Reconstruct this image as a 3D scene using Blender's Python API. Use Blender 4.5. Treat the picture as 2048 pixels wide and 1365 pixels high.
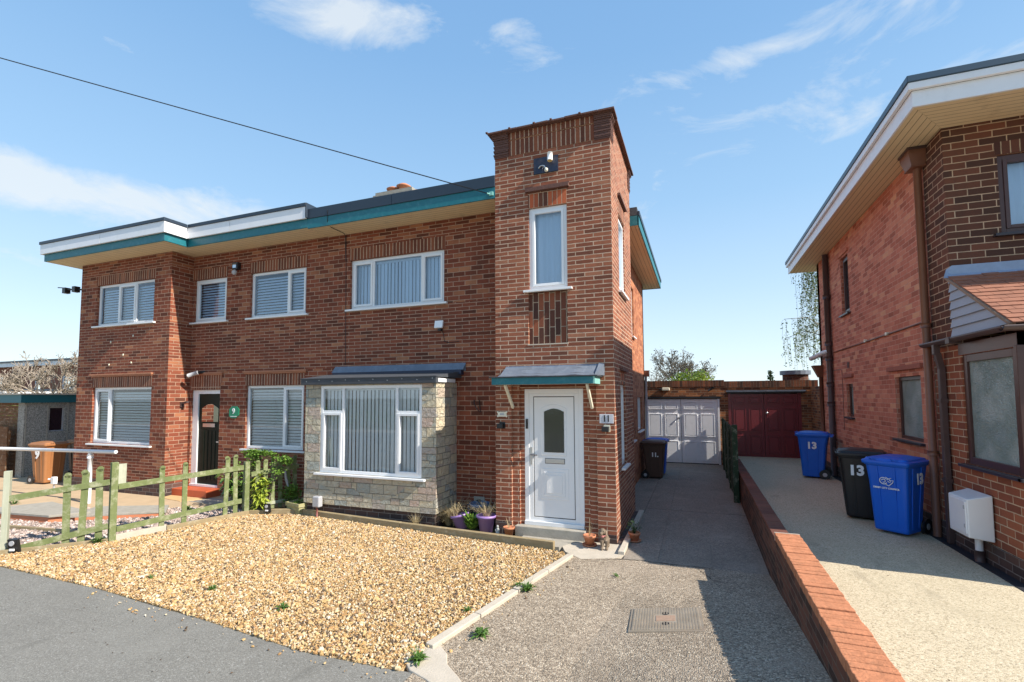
import bpy, math, random
import numpy as np
from mathutils import Vector, Matrix, noise as mnoise
R = math.radians
random.seed(7); rng = np.random.default_rng(7)
for o in list(bpy.data.objects): bpy.data.objects.remove(o)
SC = bpy.context.scene; COL = SC.collection

# ---------------------------------------------------------------- camera
cam = bpy.data.cameras.new('camera'); camo = bpy.data.objects.new('camera', cam); COL.objects.link(camo)
cr, cu, cf = Vector((0.93392447, 0.35743675, -0.00490386)), Vector((0.02602051, -0.05429277, 0.99818597)), Vector((-0.3565221, 0.93235791, 0.06000603))
m = Matrix.Identity(4)
for i in range(3): m[i][0], m[i][1], m[i][2] = cr[i], cu[i], -cf[i]
m.translation = Vector((1.1472, -7.2247, 2.154)); camo.matrix_world = m
cam.sensor_width = 36; cam.lens = 36*969.93/2048; cam.shift_y = (735.39-682.5)/2048
cam.clip_start = .05; cam.clip_end = 3000
SC.camera = camo
# ---------------------------------------------------------------- sky, sun, exposure
SUN_TO = Vector((1, -.13, .8)).normalized()
w = bpy.data.worlds.new('World'); SC.world = w; w.use_nodes = True
nt = w.node_tree; nt.nodes.clear(); N = nt.nodes; Lk = nt.links.new
out = N.new('ShaderNodeOutputWorld'); bg = N.new('ShaderNodeBackground'); Lk(bg.outputs[0], out.inputs[0])
sky = N.new('ShaderNodeTexSky'); sky.sky_type = 'NISHITA'; sky.sun_disc = False
sky.sun_elevation = math.asin(SUN_TO.z); sky.sun_rotation = math.atan2(SUN_TO.x, SUN_TO.y)
sky.air_density = 1.15; sky.dust_density = .25; sky.ozone_density = 3.0
bg.inputs['Strength'].default_value = .15
def wm(op, a, b=None, c=None):
    n = N.new('ShaderNodeMath'); n.operation = op
    for i, v in enumerate((a, b, c)):
        if v is None: continue
        if isinstance(v, (int, float)): n.inputs[i].default_value = v
        else: Lk(v, n.inputs[i])
    return n.outputs[0]
tc = N.new('ShaderNodeTexCoord')
def pix_dir(u, v):
    return (cf + cr*((u-1024)/969.93) - cu*((v-735.39)/969.93)).normalized()
mp = N.new('ShaderNodeMapping'); mp.inputs['Scale'].default_value = (1, 1, 2.6); Lk(tc.outputs['Generated'], mp.inputs['Vector'])
nz = N.new('ShaderNodeTexNoise'); nz.inputs['Scale'].default_value = 4.6; nz.inputs['Detail'].default_value = 9; nz.inputs['Roughness'].default_value = .64; nz.inputs['Distortion'].default_value = .5
Lk(mp.outputs[0], nz.inputs['Vector'])
tot = None   # cloud banks: direction on the sky, angular half widths (level, upright), strength
for (u, v, sw, sh, st) in [(150, 385, 440, 62, 1.0), (330, 400, 260, 40, .5), (60, 560, 220, 50, .45), (740, 45, 210, 55, .95), (1700, 30, 520, 60, .6), (1900, 130, 420, 85, .85), (1500, 110, 180, 20, .35), (240, 92, 60, 14, .5), (0, 500, 90, 30, .4), (1010, 50, 90, 40, .4)]:
    d = pix_dir(u, v); lev = Vector((-d.y, d.x, 0)).normalized()*-1; up = lev.cross(d)
    a = N.new('ShaderNodeVectorMath'); a.operation = 'DOT_PRODUCT'; Lk(tc.outputs['Generated'], a.inputs[0]); a.inputs[1].default_value = lev
    b = N.new('ShaderNodeVectorMath'); b.operation = 'DOT_PRODUCT'; Lk(tc.outputs['Generated'], b.inputs[0]); b.inputs[1].default_value = up
    f = N.new('ShaderNodeVectorMath'); f.operation = 'DOT_PRODUCT'; Lk(tc.outputs['Generated'], f.inputs[0]); f.inputs[1].default_value = d
    k = 1/math.sqrt(1+((u-1024)/970)**2+((v-735)/970)**2)
    x = wm('MULTIPLY', a.outputs['Value'], 970/(sw*k)); y = wm('MULTIPLY', b.outputs['Value'], 970/(sh*k))
    e = wm('ADD', wm('MULTIPLY', x, x), wm('MULTIPLY', y, y))
    g = wm('MULTIPLY', wm('MULTIPLY', wm('POWER', 2.71828, wm('MULTIPLY', e, -1)), st), wm('GREATER_THAN', f.outputs['Value'], 0))
    tot = g if tot is None else wm('ADD', tot, g)
cl = wm('MULTIPLY', wm('SUBTRACT', wm('ADD', nz.outputs['Fac'], wm('MULTIPLY', tot, .36)), .66), 3.0)
cl = wm('MINIMUM', wm('MAXIMUM', cl, 0), .72)
sz = N.new('ShaderNodeSeparateXYZ'); Lk(tc.outputs['Generated'], sz.inputs[0])
rp = N.new('ShaderNodeValToRGB'); els = rp.color_ramp.elements
while len(els) < 6: els.new(.5)
for e_, (p_, c_) in zip(els, [(0, (.66, .79, .88)), (.07, (.58, .74, .87)), (.20, (.43, .62, .83)), (.36, (.29, .50, .76)), (.58, (.195, .39, .68)), (1, (.12, .28, .58))]): e_.position = p_; e_.color = (*c_, 1)
Lk(sz.outputs[2], rp.inputs[0]); sc_ = N.new('ShaderNodeMix'); sc_.data_type = 'RGBA'; sc_.blend_type = 'MULTIPLY'; sc_.inputs[0].default_value = 1; Lk(rp.outputs[0], sc_.inputs[6]); sc_.inputs[7].default_value = (4.35, 4.2, 4.05, 1); sc_.clamp_result = False
sm_ = N.new('ShaderNodeMix'); sm_.data_type = 'RGBA'; sm_.inputs[0].default_value = .88; Lk(sky.outputs[0], sm_.inputs[6]); Lk(sc_.outputs[2], sm_.inputs[7])
mx = N.new('ShaderNodeMix'); mx.data_type = 'RGBA'; Lk(cl, mx.inputs[0]); Lk(sm_.outputs[2], mx.inputs[6]); mx.inputs[7].default_value = (3.0, 3.15, 3.2, 1)
Lk(mx.outputs[2], bg.inputs['Color'])
sd = bpy.data.lights.new('sun', 'SUN'); sd.energy = 4.0; sd.angle = R(.5); sd.color = (1, .93, .82)
sun = bpy.data.objects.new('sun', sd); COL.objects.link(sun); sun.rotation_euler = (-SUN_TO).to_track_quat('-Z', 'Y').to_euler()
SC.view_settings.view_transform = 'Standard'; SC.view_settings.look = 'None'; SC.view_settings.exposure = 1.0; SC.view_settings.gamma = 1
SC.render.engine = 'CYCLES'

# ================================================================ materials
class NT:
    def __init__(s, name):
        s.m = bpy.data.materials.new(name); s.m.use_nodes = True; s.t = s.m.node_tree; s.n = s.t.nodes
        s.p = s.n['Principled BSDF']; s.out = s.n['Material Output']
    def new(s, k, **kw):
        n = s.n.new('ShaderNode'+k)
        for a, v in kw.items(): setattr(n, a, v)
        return n
    def set(s, sock, v):
        if isinstance(v, bpy.types.NodeSocket): s.t.links.new(v, sock)
        elif isinstance(v, tuple) and len(v) == 3 and len(sock.default_value) == 4: sock.default_value = (*v, 1)
        else: sock.default_value = v
    def math(s, op, a, b=0., c=None, clamp=False):
        n = s.new('Math', operation=op, use_clamp=clamp); s.set(n.inputs[0], a); s.set(n.inputs[1], b)
        if c is not None: s.set(n.inputs[2], c)
        return n.outputs[0]
    def mix(s, f, a, b, bt='MIX'):
        n = s.new('Mix', data_type='RGBA', blend_type=bt); s.set(n.inputs[0], f); s.set(n.inputs[6], a); s.set(n.inputs[7], b)
        return n.outputs[2]
    def ramp(s, f, stops, const=False):
        n = s.new('ValToRGB'); cr_ = n.color_ramp
        if const: cr_.interpolation = 'CONSTANT'
        while len(cr_.elements) < len(stops): cr_.elements.new(.5)
        for e, (p, c) in zip(cr_.elements, stops): e.position = p; e.color = (*c, 1) if len(c) == 3 else c
        s.set(n.inputs[0], f); return n.outputs[0]
    def noise(s, vec, sc, det=3, rough=.6, dist=0):
        n = s.new('TexNoise'); s.set(n.inputs['Vector'], vec); s.set(n.inputs['Scale'], sc); s.set(n.inputs['Detail'], det); s.set(n.inputs['Roughness'], rough); s.set(n.inputs['Distortion'], dist)
        return n.outputs['Fac']
    def vor(s, vec, sc, feat='F1', rnd=1):
        n = s.new('TexVoronoi', feature=feat); s.set(n.inputs['Vector'], vec); s.set(n.inputs['Scale'], sc); s.set(n.inputs['Randomness'], rnd)
        return n
    def mapv(s, vec, sc=(1, 1, 1), loc=(0, 0, 0), rot=(0, 0, 0)):
        n = s.new('Mapping'); s.set(n.inputs['Vector'], vec); s.set(n.inputs['Scale'], sc); s.set(n.inputs['Location'], loc); s.set(n.inputs['Rotation'], rot)
        return n.outputs[0]
    def uv(s): return s.new('UVMap', uv_map='UVMap').outputs[0]
    def pos(s): return s.new('NewGeometry').outputs['Position']
    def bump(s, h, strength=.5, dist=.01):
        n = s.new('Bump'); s.set(n.inputs['Height'], h); s.set(n.inputs['Strength'], strength); s.set(n.inputs['Distance'], dist)
        s.t.links.new(n.outputs[0], s.p.inputs['Normal']); return n
    def base(s, c, rough=.8, metal=0, spec=.5):
        s.set(s.p.inputs['Base Color'], c); s.set(s.p.inputs['Roughness'], rough); s.p.inputs['Metallic'].default_value = metal
        s.p.inputs['Specular IOR Level'].default_value = spec; return s.m

def brickmat(name, bands, pal, mortar, weather=.35, bumpd=.006, offset=.5, msize=.0065, dark=(.06, .04, .03)):
    """bands: [(zmax, brick_len, course)] bottom to top, laid by the wall's own metres"""
    t = NT(name); uv = t.uv(); sep = t.new('SeparateXYZ'); t.set(sep.inputs[0], uv); v = sep.outputs[1]
    wob = t.noise(uv, 9, 2); wv = t.new('VectorMath', operation='MULTIPLY_ADD')
    cmb = t.new('CombineXYZ'); t.set(cmb.inputs[0], t.math('MULTIPLY', t.math('SUBTRACT', wob, .5), .006)); t.set(cmb.inputs[1], t.math('MULTIPLY', t.math('SUBTRACT', t.noise(uv, 13, 2), .5), .006))
    ad = t.new('VectorMath', operation='ADD'); t.set(ad.inputs[0], uv); t.set(ad.inputs[1], cmb.outputs[0]); uvw = ad.outputs[0]
    col = fac = None; last = None
    for (zm, bl, co) in bands:
        b = t.new('TexBrick', offset=offset, squash=1); t.set(b.inputs['Vector'], uvw); b.inputs['Color1'].default_value = (0, 0, 0, 1); b.inputs['Color2'].default_value = (1, 1, 1, 1); b.inputs['Mortar'].default_value = (.5, .5, .5, 1)
        b.inputs['Scale'].default_value = 1; b.inputs['Mortar Size'].default_value = msize; b.inputs['Mortar Smooth'].default_value = .25; b.inputs['Bias'].default_value = 0
        b.inputs['Brick Width'].default_value = bl; b.inputs['Row Height'].default_value = co
        if col is None: col, fac = b.outputs['Color'], b.outputs['Fac']
        else:
            mk = t.math('GREATER_THAN', v, last); col = t.mix(mk, col, b.outputs['Color'])
            f2 = t.new('Mix', data_type='FLOAT'); t.set(f2.inputs[0], mk); t.set(f2.inputs[2], fac); t.set(f2.inputs[3], b.outputs['Fac']); fac = f2.outputs[0]
        last = zm
    c = t.ramp(col, pal)
    fine = t.noise(uv, 55, 4, .7); big = t.noise(t.mapv(uv, (2.6, .75, 1)), 1.3, 5, .68); med = t.noise(uv, 7, 4, .6)
    c = t.mix(t.math('MULTIPLY', t.math('SUBTRACT', fine, .35, clamp=True), .9), c, t.mix(.5, c, dark), 'MIX')
    c = t.mix(t.math('MULTIPLY', t.math('SUBTRACT', big, .46, clamp=True), weather*6, clamp=True), c, t.mix(.55, c, dark))
    mo = t.mix(t.math('MULTIPLY', t.math('SUBTRACT', med, .42, clamp=True), 3, clamp=True), mortar, t.mix(.5, mortar, dark))
    c = t.mix(fac, c, mo)
    h = t.math('ADD', t.math('SUBTRACT', 1., fac), t.math('MULTIPLY', t.math('ADD', fine, med), .45))
    t.bump(h, .8, bumpd)
    return t.base(c, .88, spec=.25)

PAL_D = [(0, (.12, .038, .022)), (.2, (.185, .051, .028)), (.5, (.24, .064, .034)), (.85, (.29, .085, .044)), (.96, (.38, .15, .075)), (1, (.44, .18, .09))]
PAL_T = [(0, (.16, .058, .036)), (.2, (.24, .078, .043)), (.6, (.31, .100, .055)), (.9, (.37, .138, .075)), (1, (.40, .165, .095))]
PAL_S = [(0, (.40, .13, .08)), (.25, (.53, .175, .11)), (.6, (.62, .22, .14)), (.9, (.70, .29, .18)), (1, (.74, .38, .22))]
PAL_O = [(0, (.30, .10, .05)), (.5, (.44, .16, .08)), (1, (.56, .24, .12))]
PAL_K = [(0, (.05, .035, .035)), (.5, (.085, .055, .05)), (1, (.13, .07, .055))]
B_FAC = [(1.06, .279, .0663), (2.74, .238, .0868), (3.87, .279, .0663), (5.13, .238, .0868), (9, .279, .0663)]
M_FAC = brickmat('brick_facade', B_FAC, PAL_D, (.46, .29, .20), msize=.0070)
M_TOW = brickmat('brick_tower', [(9, .279, .0663)], PAL_T, (.60, .43, .31), msize=.0075)
M_SIDE = brickmat('brick_orange', [(1.9, .238, .0868), (9, .238, .0868)], PAL_O, (.48, .25, .15), msize=.004, weather=.2)
M_SAL = brickmat('brick_salmon', [(2.62, .235, .0775), (9, .235, .0775)], PAL_S, (.72, .42, .31), msize=.0045, weather=.15, bumpd=.004)
M_QUO = brickmat('brick_dark_facing', [(9, .27, .0868)], [(0, (.075, .035, .025)), (.5, (.125, .05, .032)), (1, (.20, .072, .042))], (.56, .38, .25), weather=.3)
M_BAYB = brickmat('brick_bay', [(9, .26, .0868)], [(0, (.19, .06, .035)), (.5, (.28, .085, .045)), (1, (.36, .12, .06))], (.55, .40, .27), weather=.2)
M_PLI = brickmat('brick_blue_plinth', [(9, .238, .0868)], PAL_K, (.22, .19, .17), weather=.4)
M_SOLD = brickmat('brick_soldier', [(9, .6, .0765)], [(0, (.13, .045, .028)), (.6, (.21, .066, .036)), (1, (.30, .10, .05))], (.54, .37, .26), offset=0, weather=.1, msize=.009)
M_SOLH = brickmat('brick_soldier_hot', [(9, .6, .0765)], [(0, (.12, .045, .03)), (.55, (.17, .06, .035)), (.75, (.50, .12, .05)), (1, (.56, .16, .07))], (.50, .36, .25), offset=0, weather=.1)
M_PANEL = brickmat('brick_vertical_panel', [(9, .27, .0905)], [(0, (.07, .032, .025)), (.5, (.14, .05, .032)), (.75, (.32, .10, .05)), (1, (.5, .16, .08))], (.50, .38, .27), weather=.25, offset=.5)
M_ROWL = brickmat('brick_rowlock', [(99, .9, .0715)], [(0, (.36, .12, .06)), (.5, (.48, .19, .10)), (1, (.62, .27, .13))], (.30, .17, .11), offset=0, msize=.003, weather=.2, bumpd=.004, dark=(.16, .08, .05))
M_COPE = brickmat('brick_coping_dark', [(99, .9, .215)], [(0, (.13, .05, .035)), (.5, (.17, .065, .045)), (1, (.22, .085, .055))], (.20, .12, .09), offset=0, msize=.003, weather=.3, bumpd=.003)
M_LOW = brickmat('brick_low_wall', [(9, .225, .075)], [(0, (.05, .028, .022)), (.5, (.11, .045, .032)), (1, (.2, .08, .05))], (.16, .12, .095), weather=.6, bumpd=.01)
M_GAR = brickmat('brick_garage', [(9, .225, .075)], [(0, (.12, .05, .03)), (.5, (.27, .10, .045)), (1, (.46, .18, .07))], (.36, .27, .17), weather=.5)
M_GARS = brickmat('brick_garage_soldier', [(9, .6, .0765)], [(0, (.07, .04, .03)), (.5, (.18, .07, .04)), (1, (.36, .13, .06))], (.17, .13, .09), offset=0, weather=.7)
M_STONE = None
def stonemat():
    t = NT('stone_cladding'); uv = t.uv()
    cols = fac = None
    bs = []
    for (bl, co) in ((.40, .165), (.27, .11)):
        b = t.new('TexBrick', offset=.37, squash=.7, squash_frequency=3); t.set(b.inputs['Vector'], uv); b.inputs['Color1'].default_value = (0, 0, 0, 1); b.inputs['Color2'].default_value = (1, 1, 1, 1); b.inputs['Mortar'].default_value = (.5, .5, .5, 1)
        b.inputs['Scale'].default_value = 1; b.inputs['Mortar Size'].default_value = .006; b.inputs['Mortar Smooth'].default_value = .3; b.inputs['Brick Width'].default_value = bl; b.inputs['Row Height'].default_value = co
        bs.append(b)
    mk = t.math('GREATER_THAN', t.noise(t.mapv(uv, (.9, 2.2, 1)), 1.1, 0), .52)
    col = t.mix(mk, bs[0].outputs['Color'], bs[1].outputs['Color'])
    f2 = t.new('Mix', data_type='FLOAT'); t.set(f2.inputs[0], mk); t.set(f2.inputs[2], bs[0].outputs['Fac']); t.set(f2.inputs[3], bs[1].outputs['Fac'])
    c = t.ramp(col, [(0, (.76, .67, .50)), (.3, (.68, .62, .49)), (.5, (.78, .66, .46)), (.7, (.50, .52, .47)), (.85, (.70, .53, .43)), (1, (.58, .53, .41))])
    n1 = t.noise(uv, 14, 6, .65, .6); n2 = t.noise(uv, 60, 3)
    c = t.mix(t.math('MULTIPLY', t.math('SUBTRACT', n1, .4, clamp=True), 1.2, clamp=True), c, t.mix(.45, c, (.26, .24, .19)))
    c = t.mix(f2.outputs[0], c, (.30, .27, .21))
    h = t.math('ADD', t.math('MULTIPLY', t.math('SUBTRACT', 1., f2.outputs[0]), .5), t.math('ADD', t.math('MULTIPLY', n1, 1.6), t.math('MULTIPLY', n2, .15)))
    t.bump(h, 1., .075); return t.base(c, .9, spec=.2)
M_STONE = stonemat()
def plain(name, col, rough=.5, metal=0, var=.0, vsc=6, dirt=None, dirtk=0, bumpk=0, bsc=40, spec=.5, stretch=(1, 1, 1)):
    t = NT(name); p = t.mapv(t.pos(), stretch); c = col
    if var: c = t.mix(t.noise(p, vsc, 4), tuple(x*(1-var) for x in col), tuple(min(1, x*(1+var)) for x in col))
    if dirt: c = t.mix(t.math('MULTIPLY', t.math('SUBTRACT', t.noise(p, vsc*.7+1, 6, .7), .5, clamp=True), dirtk*5, clamp=True), c, dirt)
    if bumpk: t.bump(t.noise(p, bsc, 4), bumpk, .01)
    return t.base(c, rough, metal, spec)
M_UPVC = plain('white_upvc', (.80, .80, .80), .3, var=.02)
M_FASW = plain('white_fascia_board', (.80, .80, .82), .35, var=.03, dirt=(.5, .5, .47), dirtk=.15)
M_TEAL = plain('teal_paint', (.008, .145, .18), .45, var=.12, dirt=(.16, .36, .36), dirtk=.22, vsc=14)
M_TEALL = plain('teal_paint_pale', (.22, .50, .45), .5, var=.1, dirt=(.4, .6, .55), dirtk=.3, vsc=20)  # paler teal for the canopy ends and the wire insulator
M_TRIM = plain('dark_roof_trim', (.022, .035, .055), .4, var=.1)
M_FELT = plain('grey_roof_felt', (.055, .06, .07), .75, var=.3, bumpk=.3, bsc=25)
def woodmat(name, col, dark, sc=(1, 1, 8), rough=.75, wear=.52):
    t = NT(name); p = t.pos(); n = t.noise(t.mapv(p, sc), 6, 5, .7, .4)
    c = t.mix(n, dark, col)
    c = t.mix(t.math('MULTIPLY', t.math('SUBTRACT', t.noise(p, 9, 6, .75), wear, clamp=True), 4, clamp=True), c, t.mix(.6, c, (.55, .52, .40)))
    t.bump(n, .4, .006); return t.base(c, rough, spec=.25)
def soffitmat():
    t = NT('soffit_boards'); uv = t.uv(); sep = t.new('SeparateXYZ'); t.set(sep.inputs[0], uv)
    n = t.noise(t.mapv(uv, (2, 14, 1)), 3, 5, .65)
    c = t.mix(n, (.68, .54, .32), (.85, .72, .48))
    c = t.mix(t.math('MULTIPLY', t.math('SUBTRACT', t.noise(uv, 2.5, 6, .75), .55, clamp=True), 2.5, clamp=True), c, (.22, .17, .10))
    fr = t.math('FRACT', t.math('DIVIDE', sep.outputs[1], .085)); ln = t.math('LESS_THAN', fr, .09)
    c = t.mix(ln, c, (.28, .21, .11)); t.bump(t.math('SUBTRACT', 1., ln), .6, .004); return t.base(c, .6)
M_SOFF = soffitmat()
def soffitmat2():
    t = NT('soffit_boards_lengthways'); uv = t.uv(); sep = t.new('SeparateXYZ'); t.set(sep.inputs[0], uv)
    n = t.noise(t.mapv(uv, (14, 2, 1)), 3, 5, .65)
    c = t.mix(n, (.68, .54, .32), (.85, .72, .48))
    fr = t.math('FRACT', t.math('DIVIDE', sep.outputs[0], .085)); ln = t.math('LESS_THAN', fr, .1)
    c = t.mix(ln, c, (.28, .21, .11)); t.bump(t.math('SUBTRACT', 1., ln), .6, .004); return t.base(c, .6)
M_SOFL = soffitmat2()
M_LEAD = plain('lead_sheet', (.16, .19, .24), .5, metal=.2, var=.25, vsc=5, dirt=(.38, .42, .47), dirtk=.3, bumpk=.7, bsc=9)
M_CONC = plain('concrete', (.36, .33, .28), .9, var=.25, vsc=9, dirt=(.16, .17, .12), dirtk=.25, bumpk=.5, bsc=60, spec=.2)
M_CONCL = plain('pale_concrete', (.50, .44, .36), .9, var=.2, vsc=6, dirt=(.3, .27, .2), dirtk=.2, bumpk=.4, bsc=70, spec=.2)
M_BLACK = plain('black_plastic', (.015, .015, .017), .4)
M_GREYP = plain('grey_plastic', (.42, .42, .44), .4)
M_METAL = plain('brushed_metal', (.6, .6, .6), .3, metal=.9)
M_CREAM = plain('cream_plastic', (.75, .70, .55), .4)
M_TERR = plain('terracotta', (.52, .20, .10), .8, var=.2, vsc=12, dirt=(.6, .42, .3), dirtk=.15)
M_TILE = plain('clay_creasing_tile', (.13, .06, .045), .8, var=.3, vsc=30, bumpk=.4)
M_PIPEB = plain('brown_pipe', (.20, .085, .05), .4, var=.15, dirt=(.12, .07, .05), dirtk=.2)
M_PIPED = plain('dark_brown_pipe', (.075, .045, .042), .45, var=.15, dirt=(.15, .08, .06), dirtk=.2)
M_BRFR = plain('brown_frame', (.075, .032, .026), .35, var=.1)
M_SILL = plain('dark_sill', (.035, .028, .035), .4)
M_WHITEP = plain('white_pipe', (.72, .72, .74), .45, dirt=(.4, .4, .38), dirtk=.2)
M_WPAINT = plain('white_painted_garage', (.88, .88, .90), .5, var=.03, dirt=(.35, .33, .28), dirtk=.12, vsc=9)
M_WINE = plain('wine_red_paint', (.20, .028, .034), .35, var=.12)
M_BLIND = plain('white_blind', (.92, .93, .94), .6)
M_ROOM = plain('room_interior', (.12, .11, .10), .9)
M_REDT = plain('red_painted_step', (.50, .10, .035), .55, var=.12, vsc=12, dirt=(.35, .09, .05), dirtk=.3)
M_PEBD = None
def pebble(name, cols, sc, bumpk=.8, dist=.006, var=.3, patch=None):
    t = NT(name); uv = t.pos(); v = t.vor(uv, sc); sep = t.new('SeparateColor'); t.set(sep.inputs[0], v.outputs['Color'])
    c = t.ramp(sep.outputs[0], cols); v2 = t.vor(uv, sc*2.7); sep2 = t.new('SeparateColor'); t.set(sep2.inputs[0], v2.outputs['Color'])
    c = t.mix(.4, c, t.ramp(sep2.outputs[1], cols))
    big = t.noise(uv, 1.1, 5, .65)
    c = t.mix(t.math('MULTIPLY', t.math('SUBTRACT', big, .45, clamp=True), var*5, clamp=True), c, t.mix(.5, c, tuple(x*.5 for x in cols[len(cols)//2][1])))
    if patch:
        pn = t.noise(uv, .75, 6, .7, .5); c = t.mix(t.math('MULTIPLY', t.math('SUBTRACT', pn, .50, clamp=True), 5.5, clamp=True), c, t.mix(.55, c, patch))
        st_ = t.noise(t.mapv(uv, (1.6, .5, 1), (3, 7, 0)), 1.6, 4, .6, .3); c = t.mix(t.math('MULTIPLY', t.math('SUBTRACT', st_, .60, clamp=True), 5, clamp=True), c, t.mix(.6, c, tuple(x*.35 for x in cols[len(cols)//2][1])))
    d = t.math('SUBTRACT', 1., t.math('MULTIPLY', v.outputs['Distance'], 1.3)); t.bump(d, bumpk, dist)
    return t.base(c, .85, spec=.3)
M_PEBD = pebble('pebble_dash', [(0, (.10, .10, .09)), (.4, (.26, .25, .23)), (.8, (.42, .40, .36)), (1, (.55, .53, .48))], 55)
M_DRIVE = pebble('exposed_aggregate', [(0, (.06, .047, .036)), (.3, (.20, .155, .112)), (.6, (.36, .285, .21)), (.85, (.53, .435, .32)), (1, (.72, .63, .50))], 74, .9, .006, .6, (.40, .325, .25))
M_DRIVB = pebble('worn_concrete_slabs', [(0, (.13, .105, .085)), (.4, (.22, .185, .15)), (.8, (.32, .27, .22)), (1, (.44, .37, .30))], 70, .6, .004, .7, (.36, .31, .25))
M_RESIN = pebble('resin_bound_gravel', [(0, (.09, .065, .04)), (.15, (.38, .31, .20)), (.5, (.56, .47, .32)), (.85, (.68, .58, .42)), (1, (.72, .63, .47))], 95, .4, .003, .2, (.44, .37, .25))
M_ASPH = pebble('footway_asphalt', [(0, (.13, .122, .108)), (.5, (.205, .195, .172)), (.9, (.27, .258, .228)), (1, (.40, .39, .36))], 120, .5, .003, .4, (.24, .23, .205))
M_GBASE = pebble('golden_gravel_bed', [(0, (.10, .06, .03)), (.35, (.40, .24, .10)), (.7, (.58, .40, .20)), (1, (.75, .62, .42))], 60, .8, .01, .1)
M_PBASE = pebble('pink_gravel_bed', [(0, (.16, .12, .11)), (.5, (.44, .34, .30)), (1, (.64, .54, .49))], 60, .8, .01, .1)
M_EARTH = plain('earth_ground', (.17, .15, .08), .95, var=.4, vsc=4, dirt=(.07, .09, .035), dirtk=.5, bumpk=.6, bsc=30)
M_SLAB = plain('buff_paving', (.50, .36, .22), .9, var=.2, vsc=3, dirt=(.28, .22, .15), dirtk=.2, bumpk=.3, bsc=60)
def stones_mat(name, cols):
    t = NT(name); a = t.new('Attribute', attribute_name='rnd'); c = t.ramp(a.outputs['Fac'], cols)
    c = t.mix(t.math('MULTIPLY', t.noise(t.pos(), 90, 3), .5), c, t.mix(.5, c, (.25, .15, .07))); return t.base(c, .7, spec=.35)
M_GOLD = stones_mat('golden_stones', [(0, (.05, .037, .028)), (.10, (.13, .09, .06)), (.18, (.35, .195, .08)), (.4, (.52, .325, .13)), (.65, (.61, .43, .205)), (.82, (.66, .53, .34)), (.93, (.72, .66, .53)), (1, (.46, .24, .11))])
M_PINK = stones_mat('pink_stones', [(0, (.12, .10, .10)), (.15, (.26, .21, .19)), (.4, (.42, .32, .28)), (.75, (.55, .45, .41)), (1, (.7, .64, .6))])
M_FENCE = woodmat('green_stained_wood', (.23, .255, .105), (.09, .12, .045), (1, 1, .25), wear=.49)
M_FENCED = woodmat('dark_green_fence', (.045, .075, .038), (.015, .028, .014), (1, 6, .3))
M_FENCEW = woodmat('bleached_wood', (.52, .52, .42), (.25, .27, .18), (3, 3, .3))
M_TIMB = woodmat('weathered_sleeper', (.40, .31, .18), (.20, .15, .08), (.5, 3, 6))
M_BROWNW = woodmat('brown_slats', (.22, .10, .045), (.10, .045, .02), (1, 1, 9))
M_BARK = woodmat('bark', (.20, .17, .13), (.08, .065, .05), (3, 3, 1))
M_PALEW = woodmat('pale_birch_bark', (.35, .33, .28), (.16, .14, .11), (3, 3, 1))
def leafmat(name, a, b, rough=.45, trans=.25):
    t = NT(name); c = t.mix(t.noise(t.pos(), 17, 2), a, b); t.base(c, rough)
    tr = t.new('BsdfTranslucent'); t.set(tr.inputs[0], c); ms = t.new('MixShader'); ms.inputs[0].default_value = trans
    t.t.links.new(t.p.outputs[0], ms.inputs[1]); t.t.links.new(tr.outputs[0], ms.inputs[2]); t.t.links.new(ms.outputs[0], t.out.inputs[0]); return t.m
M_LEAFY = leafmat('yellow_green_leaves', (.30, .42, .04), (.55, .58, .10))
M_LEAFG = leafmat('fresh_green_leaves', (.07, .16, .025), (.22, .36, .05))
M_LEAFD = leafmat('dark_leaves', (.02, .05, .015), (.06, .11, .03))
M_LEAFB = leafmat('birch_leaves', (.10, .14, .05), (.24, .30, .10))
M_STRAW = leafmat('dry_stems', (.40, .31, .17), (.62, .52, .32), .7)
M_WEED = leafmat('weed_leaves', (.05, .12, .02), (.14, .26, .05))
def glassmat(name, tint=(.93, .96, .97), base=.05):
    t = NT(name); fr = t.new('Fresnel'); fr.inputs[0].default_value = 1.5
    f = t.math('ADD', t.math('MULTIPLY', fr.outputs[0], 1.3), base, clamp=True)
    tr = t.new('BsdfTransparent'); t.set(tr.inputs[0], tint); gl = t.new('BsdfGlossy'); gl.inputs['Roughness'].default_value = .015; t.set(gl.inputs[0], (.9, .95, 1.))
    ms = t.new('MixShader'); t.set(ms.inputs[0], f); t.t.links.new(tr.outputs[0], ms.inputs[1]); t.t.links.new(gl.outputs[0], ms.inputs[2]); t.t.links.new(ms.outputs[0], t.out.inputs[0]); return t.m
M_GLASS = glassmat('window_glass'); M_GLASSU = glassmat('upper_window_glass', (.74, .86, .98), .06); M_GLASSM = glassmat('mirror_glass', (.2, .25, .3), .5)
def texglass():
    t = NT('patterned_glass'); p = t.pos(); n = t.noise(p, 26, 3, .55, 2.2); big = t.noise(p, 2.2, 2)
    c = t.ramp(big, [(0, (.30, .38, .42)), (.45, (.22, .29, .27)), (.6, (.33, .40, .38)), (1, (.46, .5, .48))])
    t.bump(n, .9, .02); return t.base(c, .12, spec=1.)
M_TGLASS = texglass()
M_BLUEB = plain('blue_bin_plastic', (.004, .115, .60), .38, var=.06, bumpk=.05)
M_BLACKB = plain('black_bin_plastic', (.012, .012, .014), .4, var=.3, bumpk=.05)
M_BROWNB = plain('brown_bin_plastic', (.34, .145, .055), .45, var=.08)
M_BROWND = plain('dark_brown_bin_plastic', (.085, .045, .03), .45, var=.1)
M_WHT = plain('white_vinyl', (.85, .85, .85), .5)
M_PURP = plain('purple_plastic', (.34, .21, .50), .4)
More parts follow.
